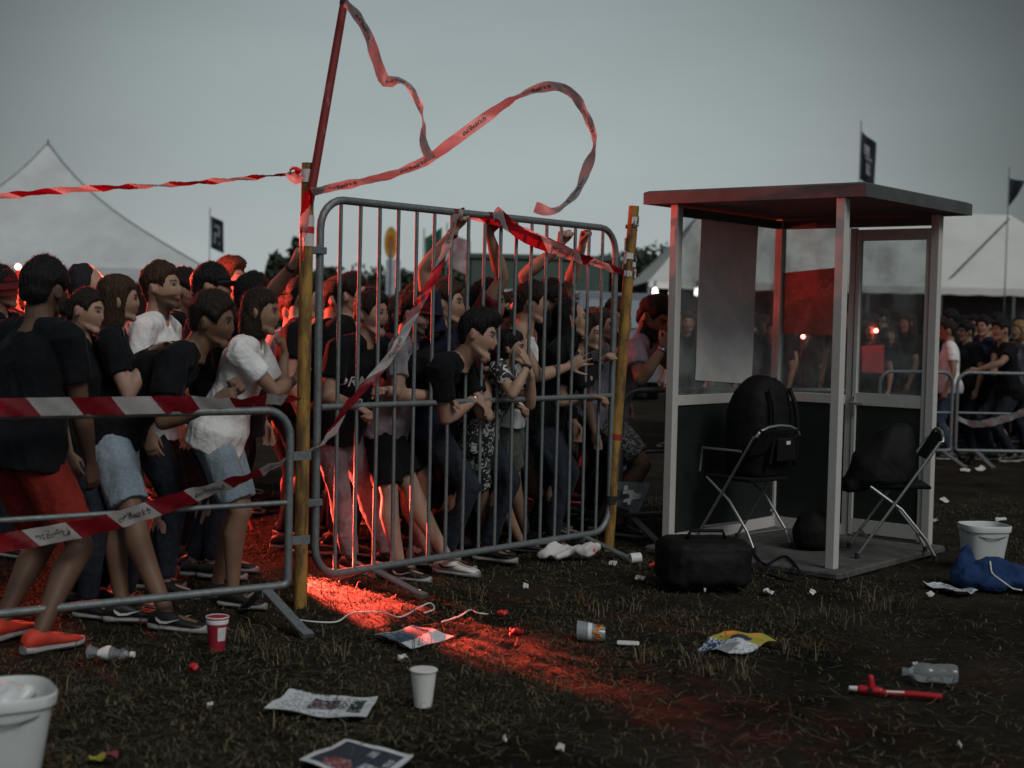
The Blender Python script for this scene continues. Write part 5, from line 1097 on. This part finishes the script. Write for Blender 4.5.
flare(V((-.2, 11.6, 1.76)), (.1, -.1, 1), 'added red flare hidden among the heads behind the middle of the tall fence', 35)  # hidden flare, added to redden the raised arms and the booth

pf = flare(FLB + V((.06, .12, -.05)), (-.3, .4, .5), 'second red flare added beside the one on the ground to light the legs', 900, spot=(-.78, 8.5, .50))  # extra spot, added to light the legs behind the fence
[setattr(c_.data, 'spot_size', rad(34)) for c_ in pf.children if c_.type == 'LIGHT']
for (px, py, dd) in ((803, 337, 17.0), (876, 331, 17.2)): flare(D(px, py, dd), (.1, 0, 1), 'far red flare standing in for a reflection in the rear pane of the booth' if px < 850 else 'far red flare standing in for a reflection in the booth door glass', .6)  # added flares that imitate reflections in the booth glass
bq = [D(862, 372, 16.4), D(884, 373, 16.4), D(884, 345, 16.4), D(862, 346, 16.4)]; mb = MB(); mb.add(bq + [p + V((0, .03, 0)) for p in bq], [(0, 1, 2, 3), (7, 6, 5, 4), (0, 4, 5, 1), (1, 5, 6, 2), (2, 6, 7, 3), (3, 7, 4, 0)]); mb.build('reflection_sheet', mat('reflection_sheet_red', (.55, .05, .06), .8, var=.2), loc=bq[0], label='small red sheet standing in for a reflection in the booth door glass', cat='banner')  # added sheet that imitates a red reflection in the door glass
# ------------------------------------------------------------------ ground and grass
def nonuni(lo, hi, a, b, fine, grow=1.25):
    xs = list(np.arange(a, b + fine / 2, fine)); st = fine; x = xs[-1]
    while x < hi: st *= grow; x += st; xs.append(x)
    st = fine; x = xs[0]; left = []
    while x > lo: st *= grow; x -= st; left.append(x)
    return np.array(left[::-1] + xs)
gx = nonuni(-400, 400, -5, 5, .055); gy = nonuni(-60, 900, 3.2, 12.5, .055)
XX, YY = np.meshgrid(gx, gy); pts = np.stack([XX.ravel(), YY.ravel(), np.zeros(XX.size)], 1)
near = np.exp(-(np.maximum(0, np.abs(pts[:, 0]) - 6) / 4) ** 2) * np.exp(-(np.maximum(0, np.abs(pts[:, 1] - 8) - 6) / 4) ** 2)
def hgt(p): return (.013 * wob(p, 9, 1) + .011 * wob(p, 24, 2) + .006 * wob(p, 55, 3) + .010 * wob(p, 15, 8, True)) - .006
pts[:, 2] = hgt(pts) * near
nx = len(gx); ii = np.arange(len(gy) - 1)[:, None] * nx + np.arange(nx - 1)[None]; ii = ii.ravel(); ff = np.stack([ii, ii + 1, ii + nx + 1, ii + nx], 1)
m, nt, b = nodes_of('trampled_earth'); N = nt.nodes; L = nt.links; tc = N.new('ShaderNodeTexCoord')
n1 = N.new('ShaderNodeTexNoise'); n1.inputs['Scale'].default_value = 1.1; n1.inputs['Detail'].default_value = 8; n1.inputs['Roughness'].default_value = .7; L.new(tc.outputs['Object'], n1.inputs[0])
n2 = N.new('ShaderNodeTexNoise'); n2.inputs['Scale'].default_value = 26; n2.inputs['Detail'].default_value = 8; n2.inputs['Roughness'].default_value = .75; L.new(tc.outputs['Object'], n2.inputs[0])
c1_ = N.new('ShaderNodeValToRGB'); e = c1_.color_ramp.elements; e[0].position = .35; e[0].color = (.010, .011, .008, 1); e[1].position = .65; e[1].color = (.046, .037, .029, 1); L.new(n1.outputs['Fac'], c1_.inputs[0])
c2_ = N.new('ShaderNodeValToRGB'); e = c2_.color_ramp.elements; e[0].position = .3; e[0].color = (.45, .45, .45, 1); e[1].position = .75; e[1].color = (1.3, 1.25, 1.2, 1); L.new(n2.outputs['Fac'], c2_.inputs[0])
mx = N.new('ShaderNodeMix'); mx.data_type = 'RGBA'; mx.blend_type = 'MULTIPLY'; mx.inputs[0].default_value = 1; L.new(c1_.outputs[0], mx.inputs[6]); L.new(c2_.outputs[0], mx.inputs[7]); L.new(mx.outputs[2], b.inputs['Base Color']); b.inputs['Roughness'].default_value = .95; b.inputs['Specular IOR Level'].default_value = .05
bp = N.new('ShaderNodeBump'); bp.inputs['Strength'].default_value = .9; bp.inputs['Distance'].default_value = .02; L.new(n2.outputs['Fac'], bp.inputs['Height']); L.new(bp.outputs[0], b.inputs['Normal'])
go = np_obj('ground', pts, ff, m); go['kind'] = 'structure'
def grass(n, ylo, yhi, seed, hmul=1):
    r = np.random.default_rng(seed); y = ylo + (yhi - ylo) * r.random(n) ** 1.25; x = (r.random(n) * 2 - 1) * (.40 * y + .25)
    p = np.stack([x, y, 0 * x], 1); clump = wob(p, 5, 11) + .7 * wob(p, 13, 12)
    bare = sstep(-.2, .5, (x * .9 - .9) - (y - 6.9) * .8 + .35 * wob(p, 3, 14)) ; keep = (clump + r.normal(size=n) * .45 > -.15) & (r.random(n) > bare * .93)
    keep &= ~((x > .8) & (x < 3.2) & (y > 9.0) & (y < 11.3) & (np.abs((x - 2.07) * .768 - (y - 9.04) * .64 ) < 1.35) & ((x - 2.07) * .64 + (y - 9.04) * .768 > -.1))
    x, y = x[keep], y[keep]; n = len(x); g = np.stack([x, y, 0 * x], 1); nr = np.exp(-(np.maximum(0, np.abs(x) - 6) / 4) ** 2) * np.exp(-(np.maximum(0, np.abs(y - 8) - 6) / 4) ** 2); g[:, 2] = hgt(g) * nr - .004
    dry = r.random(n) < .38; tall = r.random(n) < .02
    h = hmul * np.where(tall, r.uniform(.06, .13, n), r.uniform(.010, .036, n)); a = r.uniform(0, 6.283, n); lean = r.uniform(.8, 3.4, n) * np.where(tall, .6, 1); w = r.uniform(.0014, .0030, n)
    d = np.stack([np.cos(a), np.sin(a), 0 * a], 1); sd = np.stack([-np.sin(a), np.cos(a), 0 * a], 1) * w[:, None]; hh = h[:, None]
    mid = g + d * (hh * .45 * lean[:, None] * .5) + np.array([0, 0, 1]) * hh * .6; tip = g + d * (hh * lean[:, None]) + np.array([0, 0, 1]) * hh * np.clip(1 - .3 * lean[:, None], .12, 1)
    v = np.stack([g - sd, g + sd, mid + sd * .8, mid - sd * .8, tip + sd * .15, tip - sd * .15], 1).reshape(-1, 3); k = np.arange(n)[:, None] * 6
    f = np.concatenate([k + np.array([0, 1, 2, 3]), k + np.array([3, 2, 4, 5])]); c = np.where(dry[:, None], np.array([.145, .118, .07]), np.array([.032, .036, .018])) * r.uniform(.45, 1.25, (n, 1))
    c = np.where((tall & dry)[:, None], np.array([.17, .14, .085]) * r.uniform(.5, 1.1, (n, 1)), c)
    return v, f, np.repeat(c, 6, 0)
gv, gf, gc = grass(210000, 3.9, 13.5, 5)
def straw(n, seed):
    r = np.random.default_rng(seed); y = 4 + 9 * r.random(n) ** 1.3; x = (r.random(n) * 2 - 1) * (.4 * y + .2); a = r.uniform(0, 6.283, n); l = r.uniform(.03, .11, n); p = np.stack([x, y, r.uniform(.004, .022, n)], 1); q = p + np.stack([np.cos(a) * l, np.sin(a) * l, r.uniform(-.01, .02, n)], 1); m_ = (p + q) / 2 + r.normal(size=(n, 3)) * .006; w = np.stack([-np.sin(a), np.cos(a), 0 * a], 1) * .0014
    v = np.stack([p - w, p + w, m_ + w, m_ - w, q + w * .5, q - w * .5], 1).reshape(-1, 3); k = np.arange(n)[:, None] * 6; f = np.concatenate([k + np.array([0, 1, 2, 3]), k + np.array([3, 2, 4, 5])]); return v, f, np.repeat(np.array([.20, .17, .11]) * r.uniform(.25, 1.1, (n, 1)), 6, 0)
sv, sf, sc2 = straw(6500, 77); gf = np.concatenate([gf, sf + len(gv)]); gv = np.concatenate([gv, sv]); gc = np.concatenate([gc, sc2])
gm, nt, b = nodes_of('trodden_grass'); a = nt.nodes.new('ShaderNodeVertexColor'); a.layer_name = 'Col'; nt.links.new(a.outputs[0], b.inputs['Base Color']); b.inputs['Roughness'].default_value = .7; b.inputs['Specular IOR Level'].default_value = .08
gr = np_obj('grass', gv, gf, gm, col=gc, smooth=False); gr['kind'] = 'stuff'; gr['label'] = 'trampled dark dry grass with loose straw'; gr['category'] = 'grass'
# taller dry tufts
r5 = np.random.default_rng(31)
tv, tf2, tc2 = [], [], []
cent = [G(a, b_) for a, b_ in ((700, 668), (720, 672), (740, 676), (690, 660), (712, 676), (640, 610), (600, 612), (585, 602), (800, 620), (830, 614), (880, 610), (852, 628), (770, 622), (815, 645), (795, 655), (560, 610), (640, 660), (870, 600), (905, 605), (470, 600), (250, 640), (60, 690), (280, 660), (330, 655))]
for q in cent:
    for _ in range(int(r5.integers(12, 30))):
        p = np.array([q.x + r5.normal() * .05, q.y + r5.normal() * .06, -.004]); a = r5.uniform(0, 6.28); h = r5.uniform(.03, .11); ln = r5.uniform(.2, 1.1); d = np.array([math.cos(a), math.sin(a), 0]); sd = np.array([-math.sin(a), math.cos(a), 0]) * r5.uniform(.0014, .0026)
        k = len(tv); md = p + d * h * ln * .3 + np.array([0, 0, h * .6]); tp = p + d * h * ln + np.array([0, 0, h * (1 - .2 * ln)])
        tv += [p - sd, p + sd, md + sd * .8, md - sd * .8, tp + sd * .2, tp - sd * .2]; tf2 += [(k, k + 1, k + 2, k + 3), (k + 3, k + 2, k + 4, k + 5)]; tc2 += [np.array([.18, .15, .09]) * r5.uniform(.35, 1.1)] * 6
dt = np_obj('dry_grass', np.array(tv), np.array(tf2), gm, col=np.array(tc2), smooth=False); dt['kind'] = 'stuff'; dt['label'] = 'pale dry grass tufts standing up from the trodden field'; dt['category'] = 'grass'

# ------------------------------------------------------------------ far tents, trees, flags, vehicles
TENT = mat('white_tent_fabric', (.54, .57, .57), .8, var=.12, vscale=.8, bump=.05, bscale=1.5); TENTW = mat('white_marquee_fabric', (.62, .63, .60), .8, var=.08, vscale=.6)
TSEAM = mat('tent_seam', (.30, .33, .35), .8)
def pagoda(peak_px, peak_py, d, eave, rc, rot, label, wallh=True):
    pk_ = D(peak_px, peak_py, d); t = empty('pagoda_tent', (pk_.x, pk_.y, 0), label, 'tent', 'white pagoda tents'); c0 = V((pk_.x, pk_.y, 0)); mb = MB(); rings = []; n = 12
    for i in range(n + 1):
        u = i / n; rr_ = rc * (.012 + .988 * u); z = eave + (pk_.z - eave) * ((1 - u) ** 4 * .25 + (1 - u) * .75); ring = []
        for k in range(4):
            a = rad(rot + 90 * k); a2 = rad(rot + 90 * (k + 1)); p = V((math.cos(a), math.sin(a), 0)) * rr_; q = V((math.cos(a2), math.sin(a2), 0)) * rr_
            for j in range(6):
                w_ = j / 6; s_ = math.sin(math.pi * w_); ring.append(c0 + p.lerp(q, w_) * (1 - .05 * s_ * u) + UP * (z - .55 * s_ * u * (1 - u * .4) * .5))
        rings.append(ring)
    mb.rings(rings, cap=False); mb.build('roof', TENT, t, smooth=True, autosmooth=14)
    for k in range(4): sm = MB(); sm.tube([r_[k * 6] + (r_[k * 6] - c0 - UP * (r_[k * 6].z - .3)).normalized() * .03 for r_ in rings], .035, 6); sm.build('seam', TSEAM, t, smooth=True)
    w = MB(); cs = [c0 + V((math.cos(rad(rot + 90 * k)), math.sin(rad(rot + 90 * k)), 0)) * rc for k in range(4)]
    for k in range(4): w.tube([cs[k], cs[k] + UP * eave], .08, 8)
    w.build('corner_pole', STEEL, t)
    v = MB()
    for k in range(4):
        a, b_ = cs[k], cs[(k + 1) % 4]; dd = (b_ - a).normalized(); v.box((a + b_) / 2 + UP * (eave - .25), dd, dd.cross(UP), UP, (b_ - a).length / 2, .02, .25)
        if k in (0, 1): v.box((a + b_) / 2 + UP * (eave - .5) * .5, dd, dd.cross(UP), UP, (b_ - a).length / 2 - .05, .015, (eave - .5) / 2)
    v.build('side_wall', TENT, t)
    mb = MB(); mb.tube([pk_ - UP * .3, pk_ + UP * .25], .05, 8); mb.build('finial', STEEL, t)
pagoda(48, 146, 60, 3.3, 9.1, -30.3, 'large white peaked tent behind the crowd on the left')
pagoda(-70, 165, 78, 3.6, 9.6, -20, 'second peaked tent standing partly out of view behind the large one')
def marquee(x0, x1, r0, r1, y0, y1, zr, ze, label):
    t = empty('marquee', ((x0 + x1) / 2, (y0 + y1) / 2, 0), label, 'tent'); ym = (y0 + y1) / 2; mb = MB(); A, B_, C_, E = V((x0, y0, ze)), V((x1, y0, ze)), V((x1, y1, ze)), V((x0, y1, ze)); R0, R1 = V((r0, ym, zr)), V((r1, ym, zr)); rows = []; n = 16
    def grid(a, b_, c, d_):
        k = len(mb.v); m_ = 10
        for i in range(m_ + 1):
            for j in range(n + 1):
                u, v_ = j / n, i / m_; p = a.lerp(b_, u).lerp(d_.lerp(c, u), v_); mb.v.append(tuple(p - UP * (.22 * math.sin(math.pi * v_) * (.6 + .4 * abs(math.sin(u * math.pi * 4))))))
        for i in range(m_):
            for j in range(n): q = k + i * (n + 1) + j; mb.f.append((q, q + 1, q + n + 2, q + n + 1)); mb.m.append(0)
    grid(A, B_, R1, R0); grid(B_, C_, R1, R1); grid(C_, E, R0, R1); grid(E, A, R0, R0); mb.build('roof', TENTW, t, smooth=True, autosmooth=25)
    v = MB(); k = int((x1 - x0) / .9); 
    for i in range(k):
        xa = x0 + (x1 - x0) * i / k; xb = x0 + (x1 - x0) * (i + 1) / k; ps = [V((xa, y0 - .02, ze + .02)), V((xb, y0 - .02, ze + .02))]; lo = [V((xb - (xb - xa) * q / 6, y0 - .02, ze - .18 - .03 * math.sin(math.pi * q / 6))) for q in range(7)]; pp_ = ps + lo; v.add(pp_ + [p + V((0, .03, 0)) for p in pp_], [tuple(range(9)), tuple(range(17, 8, -1))])
    v.build('valance', TENTW, t)
    w = MB(); k = 7
    for i in range(k + 1): w.tube([V((x0 + (x1 - x0) * i / k, y0 + .05, 0)), V((x0 + (x1 - x0) * i / k, y0 + .05, ze))], .05, 8)
    w.build('pole', STEEL, t)
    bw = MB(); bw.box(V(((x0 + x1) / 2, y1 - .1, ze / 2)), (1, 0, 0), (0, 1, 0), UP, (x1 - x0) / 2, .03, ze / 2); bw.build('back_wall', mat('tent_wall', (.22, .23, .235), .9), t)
    s_ = MB(); s_.tube([D(936, 293, y0 - .05), D(1009, 219, (y0 + y1) / 2 - .3)], .028, 6); s_.build('shade_seam', M['rubber_b'], t); return t  # dark line drawn where the roof turns into shade
marquee(4.05, 19.5, 6.3, 16.6, 43, 53, 5.55, 2.9, 'long white marquee behind the booth and the far crowd')
for px in (655, 672, 697):
    p = D(px, 291.5, 42.6); t = empty('tent_lamp', tuple(p + UP * .1), 'small white lamp glowing on the marquee edge, seen left of the booth', 'lamp', 'lamps along the marquee'); mb = MB(); mb.tube([p + UP * .32, p + UP * .1], .03, 8); mb.build('bracket', STEEL, t)
    mb = MB(); mb.tube([p + UP * .05, p - UP * .05], [.07, .085], 12, round_ends=True); mb.build('bulb', mat('lit_bulb', (1, 1, 1), .4, var=0, emit=(1, .98, .95), estr=4), t, smooth=True)
LEAF = mat('dark_foliage', (.035, .05, .028), .8, var=.4, vscale=.6); BARK = mat('bark', (.06, .05, .04), .9)
def tree(px, py, d, w, label, seed):
    r = np.random.default_rng(seed); top = D(px, py, d); h = top.z; b0 = V((top.x, d, 0)); t = empty('tree', tuple(b0), label, 'tree', 'trees along the far edge of the field'); mb = MB(); mb.tube([b0 - UP * .1, b0 + V((.1, 0, h * .35)), b0 + V((.0, .1, h * .8))], [.22, .16, .05], 8)
    for k in range(5): a = r.uniform(0, 6.28); mb.tube([b0 + UP * h * (.3 + .1 * k), b0 + V((math.cos(a) * w * .35, math.sin(a) * w * .3, h * (.5 + .09 * k)))], [.08, .03], 6)
    mb.build('trunk', BARK, t, smooth=True); vs = []; nb = 9; bl = [(np.array([b0.x, b0.y, h * .62]), np.array([w * .34, w * .3, h * .36]))]
    for k in range(nb): bl.append((np.array([b0.x + r.normal() * w * .3, b0.y + r.normal() * w * .2, h * r.uniform(.3, .8)]), np.array([w * .22, w * .2, h * .17]) * r.uniform(.7, 1.2)))
    P = []
    for c, s_ in bl:
        q = r.normal(size=(260, 3)); q /= np.linalg.norm(q, axis=1)[:, None]; P.append(c + q * s_ * r.uniform(.55, 1.05, (260, 1)))
    P = np.concatenate(P); P[:, 2] = np.clip(P[:, 2], .2, h); n = len(P); a = r.normal(size=(n, 3)); a /= np.linalg.norm(a, axis=1)[:, None]; c_ = np.cross(a, r.normal(size=(n, 3))); c_ /= np.linalg.norm(c_, axis=1)[:, None]; sz = r.uniform(.12, .34, (n, 1))
    v = np.stack([P - a * sz, P + c_ * sz * .6, P + a * sz, P - c_ * sz * .6], 1).reshape(-1, 3); f = np.arange(n * 4).reshape(-1, 4); np_obj('crown', v, f, LEAF, parent=t, smooth=False)
tl = [(297, 236, 62, 1.5, 'slim dark tree rising behind the yellow pole'), (284, 256, 66, 2.2, 'low dark tree left of the yellow pole')]
for px, py, d, w, lb_ in tl: tree(px, py, d, w, lb_, px)
for k, (px, py, d, w) in enumerate(((330, 266, 80, 4), (352, 262, 84, 5), (376, 265, 80, 4.5), (404, 271, 86, 5), (430, 262, 88, 5), (458, 254, 84, 4.5), (482, 258, 88, 5), (512, 256, 92, 5), (545, 258, 90, 5), (578, 262, 92, 4), (612, 260, 84, 4.5), (632, 248, 82, 5), (655, 240, 80, 6), (682, 241, 82, 5.5), (712, 250, 86, 6), (745, 255, 88, 6))):
    tree(px, py, d, w, 'dark tree in the low tree line across the far side of the field', 50 + k)
NAVY = mat('dark_banner_cloth', (.012, .018, .03), .8, var=.3, vscale=3); 
def flag(base_px, top_py, d, w, h, label, m, sag=.0, emblem=None, tri=False, z0=0, drop=0):
    tp = D(base_px, top_py, d); b0 = V((tp.x, d, 0)); t = empty('flag', tuple(b0), label, 'flag'); mb = MB(); mb.tube([b0, tp + UP * .3], .018, 8); mb.build('flagpole', STEEL, t, smooth=True)
    mb = MB(); n = 10
    for o in (0, .012):
        for i in range(n + 1):
            for j in range(n + 1):
                u, v_ = i / n, j / n; hh = h * ((1 - .92 * u) if tri else 1); mb.v.append(tuple(tp + V((.03 + w * u, o + .18 * w * math.sin(u * 5 + v_ * 2), -drop * u - hh * v_ - (h * .1 * u if tri else 0)))))
    for o in (0, (n + 1) ** 2):
        for i in range(n):
            for j in range(n): k = o + i * (n + 1) + j; mb.f.append((k, k + 1, k + n + 2, k + n + 1)); mb.m.append(0)
    fo_ = mb.build('cloth', m, t, smooth=True)
    if emblem:
        e = MB(); 
        for (u0, v0, u1, v1) in emblem:
            vs = []
            for (u, v_) in ((u0, v0), (u1, v0), (u1, v1), (u0, v1)): vs.append(tp + V((.03 + w * u, -.03 + .18 * w * math.sin(u * 5 + v_ * 2), -drop * u - h * v_)))
            e.add(vs, [(0, 1, 2, 3)])
        e.build('emblem', mat('pale_banner_print', (.4, .42, .45), .8, var=.2, vscale=2), fo_)
flag(210, 216, 52, .48, 1.15, 'dark banner with pale figure 2 above the tent edge', NAVY, drop=.2, emblem=[(.25, .2, .75, .3), (.6, .3, .75, .45), (.25, .45, .75, .55), (.25, .55, .4, .7), (.25, .7, .75, .8)])
flag(861, 131, 42, .42, 1.4, 'dark flag with pale emblem rising behind the booth roof', NAVY, drop=.35, emblem=[(.2, .2, .55, .42), (.3, .42, .7, .5), (.35, .55, .6, .8)])
flag(1009, 178, 40, .40, .82, 'plain black pennant above the marquee', NAVY, tri=True)
GRN = mat('green_flag_cloth', (.02, .12, .08), .8); PNK = mat('red_white_flag_cloth', (.35, .10, .12), .8, var=.3, vscale=3, col2=(.5, .48, .48))
flag(424, 238, 46, .55, 1.1, 'green flag seen through the tall fence', GRN, drop=-.35)
flag(447, 232, 46, .75, 1.1, 'red and white flag beside the green one', PNK, drop=.3)
p = D(391, 243, 44); t = empty('round_sign', (p.x, 44, 0), 'yellow round sign on a pale banner column behind the crowd', 'sign'); mb = MB(); mb.tube([V((p.x, 44, 0)), p], .05, 8); mb.build('post', STEEL, t)
mb = MB(); mb.rings([mb.ellring(p + V((0, o, 0)), V((1, 0, 0)), UP, .21, .50, 24) for o in (-.03, .03)]); sd_ = mb.build('disc', mat('yellow_sign_face', (.5, .30, .03), .6, var=.2), t); mb = MB(); mb.rings([mb.ellring(p + V((0, o, 0)), V((1, 0, 0)), UP, .11, .27, 20) for o in (-.04, -.032)]); mb.build('centre', mat('orange_sign_face', (.4, .12, .02), .6), sd_)
mb = MB(); mb.box(V((p.x + .08, 44, p.z - 1.05)), (1, 0, 0), (0, 1, 0), UP, .22, .03, .55, bev=.01); mb.build('banner', mat('pale_blue_banner', (.42, .5, .55), .7, var=.3, vscale=3), t)
# green trailer and van
p = D(538, 290, 36); t = empty('trailer', (p.x, 36, 0), 'green trailer with a white stripe beyond the tall fence', 'trailer'); GP = mat('green_vehicle_paint', (.05, .11, .09), .45, var=.15)
mb = MB(); mb.box(V((p.x, 36.5, 1.95)), (1, 0, 0), (0, 1, 0), UP, 1.75, 1.1, 1.2, bev=.08); mb.build('body', GP, t); mb = MB(); mb.box(V((p.x, 35.388, 2.25)), (1, 0, 0), (0, 1, 0), UP, 1.6, .01, .13); mb.build('white_stripe', TENTW, t); mb = MB(); mb.box(V((p.x, 36.5, 3.2)), (1, 0, 0), (0, 1, 0), UP, 1.82, 1.16, .06, bev=.02); mb.build('roof', GP, t)
for sx in (-.9, .9):
    for yy in (35.5, 37.5): mb = MB(); mb.tube([V((p.x + sx, yy - .1, .38)), V((p.x + sx, yy + .1, .38))], .38, 18); mb.build('wheel', M['rubber_b'], t, smooth=True, autosmooth=50)
p = D(620, 300, 30); t = empty('van', (p.x, 30, 0), 'blue grey van parked beyond the fence end', 'van'); VB = mat('blue_grey_vehicle_paint', (.16, .19, .22), .35, var=.1); mb = MB(); prof = [(-1.0, .4), (-1.02, 1.2), (-.95, 1.5), (-.55, 2.1), (-.3, 2.25), (3.2, 2.28), (3.35, 2.0), (3.4, .5), (3.2, .35)]
mb.rings([[V((p.x + sx * .92 * (1 - .1 * max(0, z - 1.4)), 30.5 + y * 1.0, z)) for y, z in prof] for sx in (-1, 1)]); mb.build('body', VB, t)
mb = MB(); mb.add([V((p.x + sx * .74, 30.5 + y - .03, z + .01)) for sx, y, z in ((-1, -.95, 1.5), (1, -.95, 1.5), (1, -.56, 2.08), (-1, -.56, 2.08))] + [V((p.x + sx * .74, 30.5 + y - .015, z)) for sx, y, z in ((-1, -.95, 1.5), (1, -.95, 1.5), (1, -.56, 2.08), (-1, -.56, 2.08))], [(0, 1, 2, 3), (7, 6, 5, 4)]); mb.build('windscreen', mat('dark_window_glass', (.25, .3, .34), .1, var=0), t)
for sx in (-.75, .75):
    for yy in (30.2, 33.1): mb = MB(); mb.tube([V((p.x + sx - .1, yy, .35)), V((p.x + sx + .1, yy, .35))], .35, 18); mb.build('wheel', M['rubber_b'], t, smooth=True, autosmooth=50)
    mb = MB(); mb.box(V((p.x + sx * .9, 29.46, .95)), (1, 0, 0), (0, 1, 0), UP, .14, .03, .09, bev=.02); mb.build('headlight', mat('headlight_lens', (.6, .6, .6), .2, var=0), t)

# ------------------------------------------------------------------ sky and light
w = bpy.data.worlds.new('World'); S.world = w; w.use_nodes = True; N = w.node_tree.nodes; L = w.node_tree.links; bg = N['Background']
SUN_EL, SUN_AZ = 42, 142    # soft evening light from behind and to the right of the camera
sky = N.new('ShaderNodeTexSky'); sky.sky_type = 'NISHITA'; sky.sun_disc = False; sky.sun_elevation = rad(SUN_EL); sky.sun_rotation = rad(SUN_AZ); sky.air_density = 1; sky.dust_density = 4
hs = N.new('ShaderNodeHueSaturation'); hs.inputs['Saturation'].default_value = .25; L.new(sky.outputs[0], hs.inputs['Color']); L.new(hs.outputs[0], bg.inputs[0]); bg.inputs[1].default_value = SKYS
tc = N.new('ShaderNodeTexCoord'); sp = N.new('ShaderNodeSeparateXYZ'); L.new(tc.outputs['Generated'], sp.inputs[0])
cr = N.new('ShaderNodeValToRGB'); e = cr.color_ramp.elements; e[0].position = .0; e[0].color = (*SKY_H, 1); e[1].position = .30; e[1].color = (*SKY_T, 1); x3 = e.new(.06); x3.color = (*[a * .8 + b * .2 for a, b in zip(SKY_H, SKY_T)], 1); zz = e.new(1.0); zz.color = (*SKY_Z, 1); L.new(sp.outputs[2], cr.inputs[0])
cn = N.new('ShaderNodeTexNoise'); cn.inputs['Scale'].default_value = 3.5; cn.inputs['Detail'].default_value = 6; cmp_ = N.new('ShaderNodeMapping'); cmp_.inputs['Scale'].default_value = (1, 1, 3.5); L.new(tc.outputs['Generated'], cmp_.inputs[0]); L.new(cmp_.outputs[0], cn.inputs['Vector'])
cm = N.new('ShaderNodeMapRange'); cm.inputs[1].default_value = .3; cm.inputs[2].default_value = .7; cm.inputs[3].default_value = .93; cm.inputs[4].default_value = 1.06; L.new(cn.outputs['Fac'], cm.inputs[0])
# lens-like falloff put into the sky colour, darker away from straight ahead; and the brighter sky behind the camera
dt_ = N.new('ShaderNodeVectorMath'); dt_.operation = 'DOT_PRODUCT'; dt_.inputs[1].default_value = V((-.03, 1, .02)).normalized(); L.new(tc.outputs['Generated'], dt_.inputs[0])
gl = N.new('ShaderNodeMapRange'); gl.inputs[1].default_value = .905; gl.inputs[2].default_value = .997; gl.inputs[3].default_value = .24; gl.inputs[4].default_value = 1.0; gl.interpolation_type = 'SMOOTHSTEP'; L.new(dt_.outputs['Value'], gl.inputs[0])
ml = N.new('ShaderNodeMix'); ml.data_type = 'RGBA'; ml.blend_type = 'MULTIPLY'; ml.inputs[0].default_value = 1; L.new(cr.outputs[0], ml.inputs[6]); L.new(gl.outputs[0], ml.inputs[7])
bk = N.new('ShaderNodeMapRange'); bk.inputs[1].default_value = .6; bk.inputs[2].default_value = -.6; bk.inputs[3].default_value = 0; bk.inputs[4].default_value = 1; bk.interpolation_type = 'SMOOTHSTEP'; L.new(sp.outputs[1], bk.inputs[0])
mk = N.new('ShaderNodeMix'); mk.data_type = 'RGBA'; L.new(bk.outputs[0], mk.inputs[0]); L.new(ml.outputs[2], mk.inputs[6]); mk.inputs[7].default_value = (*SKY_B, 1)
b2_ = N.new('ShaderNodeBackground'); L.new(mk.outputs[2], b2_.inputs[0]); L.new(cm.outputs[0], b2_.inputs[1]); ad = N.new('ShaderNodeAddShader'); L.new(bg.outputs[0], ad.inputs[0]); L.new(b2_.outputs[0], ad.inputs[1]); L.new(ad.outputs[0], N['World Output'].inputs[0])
sl = bpy.data.lights.new('sun', 'SUN'); sl.energy = SUNE; sl.angle = rad(25); sl.color = (1, .985, .96); so = bpy.data.objects.new('sun', sl); S.collection.objects.link(so)
az = rad(SUN_AZ); sdir = V((math.sin(az) * math.cos(rad(SUN_EL)), math.cos(az) * math.cos(rad(SUN_EL)), math.sin(rad(SUN_EL)))); so.rotation_euler = (-sdir).to_track_quat('-Z', 'Y').to_euler()
S.view_settings.view_transform = 'Standard'; S.view_settings.look = 'None'; S.view_settings.exposure = .12; S.view_settings.gamma = 1
S.cycles.use_denoising = True; S.cycles.max_bounces = 6; S.cycles.transparent_max_bounces = 12; S.cycles.sample_clamp_indirect = 4
for o in S.objects:
    if '_o' in o: del o['_o']
